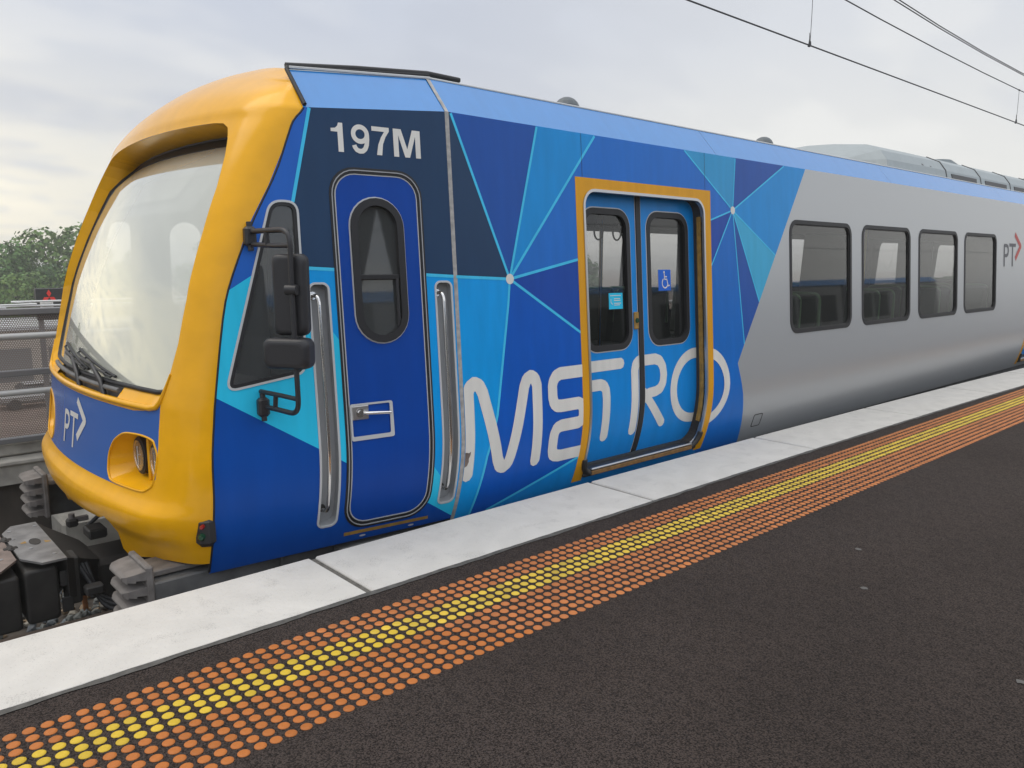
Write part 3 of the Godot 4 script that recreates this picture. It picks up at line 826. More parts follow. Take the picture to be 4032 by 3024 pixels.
	decal("tail", V([1.112, 2.085, 1.112, 2.06, 1.108, 2.032, 1.099, 2.011, 1.085, 1.999, 1.068, 1.997, 1.052, 2.003, 1.042, 2.016, 1.039, 2.026]), 0.024, 0.0026, M.letter, nine, PackedVector2Array(), Geometry2D.END_BUTT)
	logo(t, on(0.0024), Vector3.BACK, [11.0, 1.385, 0.47], M.logo_grey, M.logo_red, ybands)
	# small hatch on the grey side
	ring("hatch", round_poly(V([4.79, 0.035, 4.93, 0.035, 4.93, 0.15, 4.79, 0.15]), 0.02), round_poly(V([4.797, 0.042, 4.923, 0.042, 4.923, 0.143, 4.797, 0.143]), 0.018), 0.002, 0.001, M.dark_metal, t)

func thing_part(called: String, parent: Node) -> Node3D:
	var o := Node3D.new(); o.name = called; parent.add_child(o, true)
	return o

func ellipse(x: float, y: float, a: float, b: float) -> PackedVector2Array:
	var p := PackedVector2Array()
	for k in 48: p.append(Vector2(x + a * cos(TAU * k / 48), y + b * sin(TAU * k / 48)))
	return p

func logo(t: Node3D, f: Callable, out: Vector3, at: Array, m1: Material, m2: Material, bands: Array, on_front := false) -> void:
	# P, T and an arrowhead
	var L := thing_part("operator_logo", t)
	var x: float = at[0]; var y: float = at[1]; var k: float = at[2]
	var parts := [["letter_p", [0.03, 0.0, 0.03, 0.60, 0.17, 0.60, 0.24, 0.56, 0.27, 0.46, 0.24, 0.36, 0.17, 0.31, 0.03, 0.31], 0.095], ["letter_t", [0.32, 0.62, 0.72, 0.62], 0.095], ["letter_t", [0.52, 0.0, 0.52, 0.62], 0.095], ["arrowhead", [0.66, 0.94, 1.02, 0.60, 0.70, 0.22], 0.15]]
	for q in parts:
		var p := PackedVector2Array()
		for v in V(q[1]): p.append(Vector2(x, y) + v * k * Vector2(1.5, 1.0))
		var st := begin()
		var s := stroke(p, q[2] * k, Geometry2D.END_BUTT)
		for o in s[0]:
			var hs := []
			if on_front:
				o = to_front(o)
				for h in s[1]: hs.append(to_front(h))
			else: hs = s[1]
			sheet(st, o, hs, f, out, bands)
		obj(q[0], st, m2 if q[0] == "arrowhead" else m1, L)

func to_front(o: PackedVector2Array) -> PackedVector2Array:
	var r := PackedVector2Array()
	for p in o: r.append(fuv(p.x, p.y))
	return r

func shell(t: Node3D) -> void:
	# cove, roof, far side, ends, floor
	var st := begin()
	var lowc := sp(Vector2(0.784, 2.186), 0.0); var topc := Vector3(0.787, 2.393, -1.19)
	var lowj := sp(Vector2(1.589, 2.2525), 0.0); var topj := Vector3(1.589, 2.450, -1.100)
	quad(st, lowc, lowj, topj, topc, Vector3(0, 1, 1))
	obj("cab_cove", st, M.cove, t)
	st = begin()
	var zb := sp(Vector2(5, BELT), 0.0).z
	var xs := [1.604, 4.2, 7.4, 11.0, 15.0, 19.0, XE]
	for k in xs.size() - 1:
		quad(st, Vector3(xs[k], BELT, zb), Vector3(xs[k + 1] - (0.003 if k < 5 else 0.0), BELT, zb), Vector3(xs[k + 1] - (0.003 if k < 5 else 0.0), 2.4525, -1.097), Vector3(xs[k], 2.4525, -1.097), Vector3(0, 1, 1))
	obj("body_cove", st, M.cove, t)
	st = begin()
	quad(st, Vector3(1.586, BELT, zb + 0.001), Vector3(1.611, BELT, zb + 0.001), Vector3(1.611, 2.454, -1.0965), Vector3(1.586, 2.454, -1.0965), Vector3(0, 1, 1))
	obj("cove_joint", st, M.joint_grey, t)
	st = begin()
	bx(st, Vector3((1.6 + XE) / 2, 2.458, -1.105), Vector3(XE - 1.6, 0.014, 0.02), 0.004)
	obj("gutter", st, M.frame_grey, t)
	# roof skins
	st = begin()
	var prev := []
	for k in 17:
		var dz := lerpf(1.226, -1.226, k / 16.0)
		prev.append(Vector2(ZC + dz, 2.4525 + 0.16 * (1.0 - pow(absf(dz) / 1.226, 2.0))))
	for k in 16: quad(st, Vector3(1.6, prev[k].y, prev[k].x), Vector3(XE, prev[k].y, prev[k].x), Vector3(XE, prev[k + 1].y, prev[k + 1].x), Vector3(1.6, prev[k + 1].y, prev[k + 1].x), Vector3.UP)
	quad(st, Vector3(1.6, 2.4525, 2 * ZC + 1.097), Vector3(XE, 2.4525, 2 * ZC + 1.097), Vector3(XE, BELT, 2 * ZC - zb), Vector3(1.6, BELT, 2 * ZC - zb), Vector3(0, 1, -1))
	obj("roof", st, M.roof_grey, t)
	st = begin()
	for k in 16:
		var q := []
		for e in [0, 1]:
			var p := front(Vector2(1.0 - (k + e) / 8.0, 19.0))
			q.append(p); q.append(Vector3(1.6, prev[k + e].y - 0.004, prev[k + e].x))
		quad(st, q[0], q[1], q[3], q[2], Vector3.UP)
	var fl := sp(Vector2(0.784, 2.186), 0, true); var fj := sp(Vector2(1.6, 2.2525), 0, true)
	quad(st, fl, fj, Vector3(1.6, 2.4525, 2 * ZC + 1.1), Vector3(0.787, 2.393, 2 * ZC + 1.19), Vector3(0, 1, -1))
	obj("cab_roof", st, M.roof_grey, t)
	# far side
	st = begin()
	var H := openings()
	var holes := [H[0], H[1]]
	for x in [5.294, 6.703, 8.112, 10.42, 13.75, 15.16, 16.57, 17.98, 19.39, 20.80]: holes.append(rrect(x, 0.812, x + (0.85 if x == 10.42 else 1.178), 1.804, 0.115))
	for dx in [0.0, 9.42]:
		holes.append(rrect(2.79 + dx, 0.85, 3.24 + dx, 1.79, 0.1)); holes.append(rrect(3.45 + dx, 0.85, 3.90 + dx, 1.79, 0.1))
	holes[0] = rrect(1.01, 1.04, 1.26, 1.74, 0.12)
	sheet(st, V([0.215, -0.09, 0.216, 0.5, 0.255, 0.8, 0.374, 1.36, 0.583, 1.8, 0.784, 2.186, 1.6, 2.2525, 1.6, -0.09]), holes, on(0, true), Vector3.FORWARD, ybands)
	sheet(st, V([1.6, -0.09, XE, -0.09, XE, BELT, 1.6, BELT]), holes, on(0, true), Vector3.FORWARD, ybands)
	obj("far_side", st, M.side_grey, t)
	st = begin(); sheet(st, V([1.82, 0.04, XE - 0.1, 0.04, XE - 0.1, 2.2, 1.82, 2.2]), holes, on(-0.05, true), Vector3.BACK, ybands); obj("far_lining", st, M.interior_dark, t)
	for h in holes:
		st = begin(); sheet(st, grow(h, 0.01), [], on(-0.012, true), Vector3.FORWARD, ybands); obj("far_window", st, M.pane_clear, t)
	st = begin()
	bx(st, Vector3((1.62 + XE) / 2, 0.0, ZC), Vector3(XE - 1.62, 0.08, 2.74)); bx(st, Vector3(1.1, 0.0, ZC), Vector3(1.0, 0.08, 2.4)); obj("floor", st, M.interior_floor, t)
	st = begin(); bx(st, Vector3(XE - 0.03, 1.15, ZC), Vector3(0.06, 2.3, 2.75)); obj("rear_end", st, M.side_grey, t)

func saloon(t: Node3D) -> void:
	var st := begin()
	bx(st, Vector3((1.8 + XE) / 2, 2.16, ZC), Vector3(XE - 2.0, 0.04, 2.55)); bx(st, Vector3((1.8 + XE) / 2, 2.0, -1.13), Vector3(XE - 2.0, 0.34, 0.03), 0.0, Basis(Vector3.RIGHT, 0.5)); bx(st, Vector3((1.8 + XE) / 2, 2.0, 2 * ZC + 1.13), Vector3(XE - 2.0, 0.34, 0.03), 0.0, Basis(Vector3.RIGHT, -0.5))
	obj("ceiling", st, M.interior_light, t)
	st = begin(); bx(st, Vector3(1.78, 1.1, ZC), Vector3(0.05, 2.15, 2.62)); obj("cab_bulkhead", st, M.interior_dark, t)
	# seats seen through the side windows
	var s1 := begin(); bx(s1, Vector3(0, 0.45, 0), Vector3(0.44, 0.10, 0.92), 0.03)
	var s2 := begin(); bx(s2, Vector3(0.2, 0.78, -0.23), Vector3(0.09, 0.62, 0.43), 0.035, Basis(Vector3.BACK, -0.12)); bx(s2, Vector3(0.2, 0.78, 0.23), Vector3(0.09, 0.62, 0.43), 0.035, Basis(Vector3.BACK, -0.12))
	var s3 := begin()
	for z in [-0.23, 0.23]: tube(s3, bend([Vector3(0.235, 0.72, z - 0.205), Vector3(0.238, 1.1, z - 0.205), Vector3(0.238, 1.1, z + 0.205), Vector3(0.235, 0.72, z + 0.205)], 0.08), 0.016, 6)
	var m1 := s1.commit(); var m2 := s2.commit(); var m3 := s3.commit()
	for x in [5.5, 6.35, 7.2, 8.05, 8.9, 9.75, 10.6, 14.8, 15.65, 16.5, 17.35, 18.2, 19.05]:
		for z in [-1.42, -3.22]:
			var s := thing_part("seat", t); s.position = Vector3(x, 0.04, z)
			if int(x * 20) % 2 == 1: s.rotation.y = PI
			inst("cushion", m1, M.seat_green, s, Transform3D()); inst("backrest", m2, M.seat_green, s, Transform3D()); inst("grab_edge", m3, M.seat_edge, s, Transform3D())
	# draught screens, poles and hanging straps by the doors
	for x in [2.5, 4.75, 4.95, 11.8, 14.3]:
		for z in [-1.35, -3.3]:
			st = begin(); bx(st, Vector3(x, 0.95, z), Vector3(0.04, 1.75, 0.62), 0.01); obj("draught_screen", st, M.interior_dark, t)
	st = begin(); bx(st, Vector3(7.35, 1.2, -1.58), Vector3(0.05, 1.1, 0.55), 0.02, Basis(Vector3.RIGHT, 0.06)); obj("draught_screen", st, M.interior_dark, t)
	for x in [2.62, 4.1, 6.9, 9.3]:
		st = begin(); tube(st, [Vector3(x, 0.04, -2.0), Vector3(x, 2.15, -2.0)], 0.017, 8); obj("grab_pole", st, M.pole_yellow if x > 5 else M.chrome, t)
	for y in [0.95, 0.86]:
		st = begin(); tube(st, [Vector3(2.1, y, -3.5), Vector3(3.3, y, -3.5)], 0.016, 8); obj("grab_rail", st, M.chrome, t)
	for k in 7:
		st = begin()
		var c := Vector3(2.75 + 0.24 * k, 1.70, -1.9); var lp := []
		for a in 17: lp.append(c + Vector3(0.055 * cos(TAU * a / 16), 0.075 * sin(TAU * a / 16), 0))
		tube(st, lp, 0.008, 6, false); bx(st, c + Vector3(0, 0.22, 0), Vector3(0.02, 0.3, 0.006)); obj("hanging_strap", st, M.black_plastic, t)
	st = begin(); bx(st, Vector3(2.62, 1.62, -2.1), Vector3(0.34, 0.26, 0.05), 0.01); obj("ceiling_screen", st, M.interior_dark, t)

func side_window(t: Node3D, x: float) -> void:
	var w := thing_part("window", t)
	ring("window_frame", rrect(x - 0.002, 0.810, x + 1.180, 1.806, 0.117), rrect(x + 0.033, 0.845, x + 1.145, 1.771, 0.085), 0.005, 0.03, M.rubber, w)
	var st := begin(); sheet(st, rrect(x + 0.025, 0.837, x + 1.153, 1.779, 0.09), [], on(-0.014), Vector3.BACK, ybands); obj("window_pane", st, M.pane_tint, w)
	ring("pane_trim", rrect(x + 0.030, 0.842, x + 1.148, 1.774, 0.086), rrect(x + 0.042, 0.854, x + 1.136, 1.762, 0.078), -0.006, 0.006, M.dark_metal, w)

func passenger_door(t: Node3D, dx: float) -> void:
	var D := thing_part("passenger_door", t)
	var O := -0.10
	var opening := rrect(2.673 + dx, 0.0, 4.018 + dx, 1.905, 0.11)
	var cut := V([2.6 + dx, 0.035, 4.1 + dx, 0.035, 4.1 + dx, 3, 2.6 + dx, 3])
	# painted yellow surround
	var st := begin()
	sheet(st, round_poly(V([2.603 + dx, -0.04, 4.045 + dx, -0.04, 4.103 + dx, 0.1, 4.103 + dx, 1.977, 2.603 + dx, 1.977]), 0.012) if false else V([2.603 + dx, -0.045, 4.104 + dx, -0.045, 4.104 + dx, 1.977, 2.603 + dx, 1.977]), [opening, V([2.70 + dx, -0.2, 4.0 + dx, -0.2, 4.0 + dx, 0.1, 2.70 + dx, 0.1])], on(0.0016), Vector3.BACK, ybands)
	obj("surround", st, M.frame_yellow, D)
	st = begin(); lip(st, opening, on(0.0), on(O - 0.03)); obj("door_reveal", st, M.brown_black_metal, D)
	ring("door_trim", grow(opening, 0.004), grow(opening, -0.014), 0.008, 0.03, M.aluminium, D)
	st = begin(); sheet(st, V([4.0 + dx, 0.19, 4.0165 + dx, 0.19, 4.0165 + dx, 1.78, 4.0 + dx, 1.78]), [], on(-0.05), Vector3.BACK, ybands)
	lip(st, V([4.004 + dx, 0.19, 4.004 + dx, 1.78]), on(-0.012), on(-0.062), false); obj("jamb_strip", st, M.step_yellow, D)
	for k in 2:
		var leaf := thing_part("door_leaf", D)
		var x0: float = [2.62, 3.364][k] + dx; var x1: float = [3.322, 4.06][k] + dx
		var a: float = [2.746, 3.437][k] + dx; var b := a + 0.502
		var hole := rrect(a, 0.832, b, 1.806, 0.125)
		var lp := V([x0, 0.0, x1, 0.0, x1, 1.95, x0, 1.95])
		skin("leaf_panel", lp, [hole], O, M.leaf_blue, leaf)
		ring("leaf_window_line", grow(hole, 0.008), hole, O + 0.0015, 0.001, M.frame_grey, leaf)
		ring("leaf_window_frame", hole, rrect(a + 0.04, 0.872, b - 0.04, 1.766, 0.09), O + 0.006, 0.03, M.rubber, leaf)
		st = begin(); sheet(st, rrect(a + 0.03, 0.862, b - 0.03, 1.776, 0.095), [], on(O - 0.016), Vector3.BACK, ybands); obj("leaf_window_pane", st, M.pane_tint, leaf)
		if dx == 0.0:
			if k == 0:
				var c := V([2.6, 0.03, 3.320, 0.03, 3.320, 2, 2.6, 2])
				decal("letter_t", V([2.62, 0.735, 3.11, 0.735]), 0.078, O + 0.0016, M.letter, leaf, c)
				decal("letter_t", V([2.62, 0.604, 2.89, 0.604, 2.927, 0.592, 2.946, 0.56, 2.951, 0.51, 2.951, 0.20]), 0.08, O + 0.0016, M.letter, leaf, c)
				decal("letter_r", V([3.262, 0.20, 3.262, 0.67, 3.275, 0.712, 3.31, 0.735, 3.50, 0.735]), 0.08, O + 0.0016, M.letter, leaf, c)
				plate("notice", V([3.022, 1.118, 3.17, 1.118, 3.17, 1.23, 3.022, 1.23]), O - 0.0135, M.cyan_light, leaf, [[3.035, 1.212, 3.15, 1.212], [3.075, 1.19, 3.14, 1.19], [3.075, 1.178, 3.145, 1.178], [3.075, 1.158, 3.15, 1.158], [3.075, 1.146, 3.135, 1.146], [3.043, 1.19, 3.043, 1.165, 3.06, 1.15]])
			else:
				var c := V([3.366, 0.03, 4.1, 0.03, 4.1, 2, 3.366, 2])
				decal("letter_r", V([3.30, 0.735, 3.50, 0.735, 3.555, 0.718, 3.59, 0.67, 3.60, 0.61, 3.588, 0.55, 3.553, 0.507, 3.50, 0.49, 3.42, 0.485, 3.395, 0.47, 3.385, 0.45]), 0.08, O + 0.0016, M.letter, leaf, c)
				decal("letter_r", V([3.36, 0.50, 3.605, 0.215]), 0.075, O + 0.0016, M.letter, leaf, c)
				decal("letter_o", ellipse(4.007, 0.472, 0.286, 0.271), 0.08, O + 0.0016, M.letter, leaf, c, Geometry2D.END_JOINED)
				var g := [[3.655, 1.358, 3.658, 1.318, 3.688, 1.317], [3.657, 1.336, 3.684, 1.336], [3.684, 1.318, 3.700, 1.268, 3.718, 1.272]]
				var arc := []
				for i in 15:
					var an := lerpf(2.2, 5.9, i / 14.0); arc.append(3.662 + 0.034 * cos(an)); arc.append(1.290 + 0.036 * sin(an))
				g.append(arc)
				plate("accessibility_sign", V([3.583, 1.234, 3.734, 1.234, 3.734, 1.389, 3.583, 1.389]), O - 0.0135, M.sticker_blue, leaf, g, 0.009, Vector2(3.653, 1.370))
	st = begin(); sheet(st, V([3.318 + dx, 0.0, 3.368 + dx, 0.0, 3.368 + dx, 1.95, 3.318 + dx, 1.95]), [], on(O + 0.008), Vector3.BACK, ybands)
	lip(st, V([3.318 + dx, 0.0, 3.318 + dx, 1.95]), on(O + 0.008), on(O), false); lip(st, V([3.368 + dx, 0.0, 3.368 + dx, 1.95]), on(O + 0.008), on(O), false)
	obj("closing_seal", st, M.rubber, D)
	for s in [3.312, 3.374]:
		st = begin(); sheet(st, V([s - 0.003 + dx, 0.0, s + 0.003 + dx, 0.0, s + 0.003 + dx, 1.95, s - 0.003 + dx, 1.95]), [], on(O + 0.0022), Vector3.BACK, ybands); obj("seal_edge", st, M.frame_grey, D)
	# opening button
	var bt := thing_part("door_button", D)
	st = begin(); bx(st, sp(Vector2(3.289 + dx, 1.028), O + 0.006), Vector3(0.05, 0.124, 0.016), 0.006, Basis(Vector3.RIGHT, -0.07)); obj("button_plate", st, M.step_yellow, bt)
	st = begin(); tube(st, [sp(Vector2(3.289 + dx, 1.028), O + 0.01), sp(Vector2(3.289 + dx, 1.028), O + 0.019)], 0.018, 16); obj("button", st, M.green_lens, bt)
	# sill
	st = begin()
	var z0 := ZW + prof(0.0)
	bx(st, Vector3(3.345 + dx, 0.003, z0 - 0.05), Vector3(1.30, 0.05, 0.14), 0.01); obj("sill", st, M.dark_metal, D)
	st = begin(); bx(st, Vector3(3.345 + dx, 0.026, z0 + 0.018), Vector3(1.16, 0.016, 0.024), 0.006); obj("sill_edge", st, M.aluminium, D)
	st = begin(); bx(st, Vector3(3.345 + dx, 0.000, z0 + 0.019), Vector3(1.16, 0.03, 0.02), 0.003); obj("sill_face", st, M.sill_brown, D)
	for s in [-1.0, 1.0]:
		var pts := []
		for k in 7:
			var an := PI / 2 * k / 6
			pts.append(sp(Vector2(3.345 + dx + s * (0.575 + 0.095 * sin(an)), 0.115 - 0.115 * cos(an)), 0.004))
		st = begin(); tube(st, pts, 0.022, 8); obj("sill_corner", st, M.dark_metal, D)

func plate(called: String, p: PackedVector2Array, o: float, m: Material, parent: Node, marks: Array, w := 0.005, dot := Vector2.ZERO) -> void:
	var n := thing_part(called, parent)
	skin("card", p, [], o, m, n)
	for g in marks: decal("mark", V(g), w, o + 0.0015, M.letter, n)
	if dot != Vector2.ZERO: skin("mark", ellipse(dot.x, dot.y, 0.009, 0.009), [], o + 0.0015, M.letter, n)

func cab_side(t: Node3D) -> void:
	# driver's door
	var d := thing_part("driver_door", t)
	var outer := rrect(0.886, 0.0, 1.412, 1.914, 0.14); var leaf := rrect(0.913, 0.03, 1.386, 1.886, 0.118)
	ring("door_seal", outer, leaf, 0.003, 0.02, M.rubber, d)
	var mid := rrect(0.899, 0.015, 1.399, 1.900, 0.13)
	ring("seal_bead", grow(mid, 0.002), grow(mid, -0.003), 0.0065, 0.004, M.pan_grey, d)
	var wo := rrect(0.988, 1.012, 1.288, 1.764, 0.149)
	skin("door_panel", grow(leaf, -0.002), [wo], -0.004, M.blue_door, d)
	ring("door_line", grow(leaf, -0.002), grow(leaf, -0.008), -0.0025, 0.001, M.frame_grey, d)
	var w := thing_part("door_window", d)
	ring("frame_line", grow(wo, 0.007), wo, 0.0, 0.003, M.frame_grey, w)
	ring("window_frame", wo, rrect(1.026, 1.050, 1.250, 1.726, 0.111), 0.010, 0.035, M.rubber, w)
	var st := begin(); sheet(st, rrect(1.018, 1.042, 1.258, 1.734, 0.115), [], on(-0.018), Vector3.BACK, ybands); obj("window_pane", st, M.pane, w)
	st = begin(); bx(st, sp(Vector2(1.138, 1.356), -0.006), Vector3(0.236, 0.028, 0.02), 0.004, Basis(Vector3.UP, atan(-TAPER))); obj("sash_bar", st, M.rubber, w)
	st = begin(); bx(st, sp(Vector2(1.236, 1.20), -0.004), Vector3(0.018, 0.3, 0.016), 0.004, Basis(Vector3.RIGHT, -0.06)); obj("sash_slide", st, M.black_plastic, w)
	var h := thing_part("door_handle", d)
	ring("handle_border", round_poly(V([0.919, 0.505, 1.166, 0.505, 1.162, 0.700, 0.919, 0.700]), 0.014), round_poly(V([0.929, 0.527, 1.145, 0.527, 1.145, 0.690, 0.929, 0.690]), 0.01), 0.004, 0.004, M.frame_grey, h)
	st = begin(); bx(st, sp(Vector2(0.975, 0.652), 0.002), Vector3(0.092, 0.074, 0.012), 0.003, Basis(Vector3.UP, atan(-TAPER))); obj("lock_plate", st, M.aluminium, h)
	st = begin()
	for r in [0.024, 0.014]: tube(st, [sp(Vector2(0.972, 0.652), 0.006), sp(Vector2(0.972, 0.652), 0.012 if r > 0.02 else 0.02)], r, 14)
	obj("lock_barrel", st, M.chrome, h)
	st = begin(); tube(st, [sp(Vector2(0.99, 0.650), 0.006), sp(Vector2(1.0, 0.650), 0.03), sp(Vector2(1.06, 0.646), 0.036), sp(Vector2(1.134, 0.640), 0.036)], [0.009, 0.010, 0.010, 0.009], 8); obj("lever", st, M.chrome, h)
	skin("door_step_strip", V([0.906, -0.034, 1.422, -0.034, 1.418, -0.014, 0.904, -0.012]), [], 0.003, M.step_yellow, t)
	for x in [1.019, 1.317]: skin("drain_slot", ellipse(x, -0.053, 0.018, 0.006), [], 0.003, M.frame_grey, t)
	# recessed handrails either side of the door
	for x in [0.744, 1.464]:
		var r := thing_part("handrail", t)
		var o := rrect(x, 0.05, x + 0.106, 1.329, 0.035)
		ring("recess_rim", grow(o, 0.004), grow(o, -0.007), 0.004, 0.006, M.frame_grey, r)
		st = begin(); sheet(st, grow(o, 0.003), [], on(-0.055), Vector3.BACK, ybands); lip(st, grow(o, -0.001), on(0.0), on(-0.056)); obj("recess", st, M.pan_grey, r)
		var pts := [sp(Vector2(x + 0.036, 1.268), -0.052), sp(Vector2(x + 0.040, 1.266), 0.002)]
		for k in 12: pts.append(sp(Vector2(x + 0.046, 1.235 - 1.065 * k / 11.0), 0.008))
		pts.append(sp(Vector2(x + 0.040, 0.138), 0.002)); pts.append(sp(Vector2(x + 0.034, 0.136), -0.052))
		st = begin(); tube(st, bend(pts, 0.02, 3), 0.0105, 10); obj("bar", st, M.chrome, r)
		for y in [1.268, 0.136]:
			st = begin(); tube(st, [sp(Vector2(x + 0.035, y), -0.053), sp(Vector2(x + 0.035, y), -0.045)], 0.021, 14); obj("bar_mount", st, M.chrome if y > 1 else M.dark_metal, r)
	# quarter window
	var q := thing_part("cab_window", t)
	var g := openings()[1] as PackedVector2Array
	ring("window_rim", grow(g, 0.008), grow(g, -0.003), 0.004, 0.01, M.frame_grey, q)
	ring("window_seal", grow(g, -0.002), grow(g, -0.020), 0.002, 0.014, M.rubber, q)
	st = begin(); sheet(st, grow(g, -0.012), [], on(-0.008), Vector3.BACK, ybands); obj("window_pane", st, M.pane, q)
	# mirrors on their bracket
	var m := thing_part("mirror", t)
	var bar_x := 0.503; var bz := -0.647
	var up := sp(Vector2(0.47, 1.54), 0.03); var lo := sp(Vector2(0.467, 0.775), 0.03)
	for e in [[up, 1.552], [lo, 0.738]]:
		st = begin(); bx(st, sp(Vector2(0.468, e[1]), 0.022), Vector3(0.056, 0.092, 0.05), 0.012, Basis(Vector3.UP, -0.11)); tube(st, [sp(Vector2(0.468, e[1] - 0.068), 0.024), sp(Vector2(0.468, e[1] + 0.068), 0.024)], 0.014, 8); obj("bracket_mount", st, M.black_plastic, m)
	st = begin()
	tube(st, bend([Vector3(0.468, 1.576, -0.962), Vector3(0.476, 1.577, -0.86), Vector3(bar_x, 1.577, bz), Vector3(bar_x, 1.30, bz), Vector3(bar_x + 0.004, 0.737, bz + 0.012), Vector3(0.478, 0.742, -0.86), Vector3(0.466, 0.738, -0.962)], 0.07, 6), 0.0125, 10)
	tube(st, [Vector3(0.468, 1.516, -0.962), Vector3(0.49, 1.507, -0.76), Vector3(bar_x, 1.507, bz)], 0.0115, 8); tube(st, [Vector3(0.479, 1.577, -0.83), Vector3(0.481, 1.51, -0.83)], 0.012, 8)
	tube(st, [Vector3(0.468, 0.812, -0.962), Vector3(0.487, 0.812, -0.8), Vector3(bar_x + 0.003, 0.81, bz + 0.01)], 0.0115, 8); tube(st, [Vector3(0.484, 0.81, -0.82), Vector3(0.483, 0.742, -0.83)], 0.012, 8)
	obj("bracket", st, M.black_plastic, m)
	var bs := Basis(Vector3(0.6, 0, 0.8), Vector3.UP, Vector3(-0.8, 0, 0.6))
	st = begin(); soft_box(st, Vector3(bar_x, 1.285, bz) + bs * Vector3(-0.030, 0, -0.055), Vector3(0.168, 0.372, 0.07), 0.032, bs); obj("main_mirror", st, M.black_plastic, m)
	st = begin(); soft_box(st, Vector3(bar_x, 1.02, bz) + bs * Vector3(-0.036, 0, -0.02), Vector3(0.226, 0.142, 0.10), 0.034, bs); obj("wide_mirror", st, M.black_plastic, m)
	st = begin(); tube(st, [Vector3(bar_x, 1.31, bz) + bs * Vector3(-0.028, 0, 0.0), Vector3(bar_x, 1.31, bz) + bs * Vector3(0.026, 0, 0.0)], 0.024, 12); obj("clamp", st, M.black_plastic, m)
	# marker lights at the foot of the mask
	var l := thing_part("marker_light", t)
	st = begin(); bx(st, sp(Vector2(0.185, 0.150), -0.012), Vector3(0.09, 0.150, 0.06), 0.024, Basis(Vector3.UP, -0.5)); obj("housing", st, M.black_plastic, l)
	for e in [[0.192, 0.011, M.red_lens], [0.140, 0.018, M.green_lens]]:
		st = begin(); var c := sp(Vector2(0.165, e[0]), 0.008); tube(st, [c, c + Vector3(-0.012, 0, 0.016), c + Vector3(-0.016, 0, 0.022)], [e[1], e[1], e[1] * 0.6], 12); obj("lens", st, e[2], l)
	# thin black tube standing in for the shadow in the gap behind the mask
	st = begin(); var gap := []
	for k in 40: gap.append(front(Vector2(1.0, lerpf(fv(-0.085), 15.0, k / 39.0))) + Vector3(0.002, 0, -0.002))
	tube(st, gap, 0.0055, 6); obj("mask_gap_shadow", st, M.rubber, t)

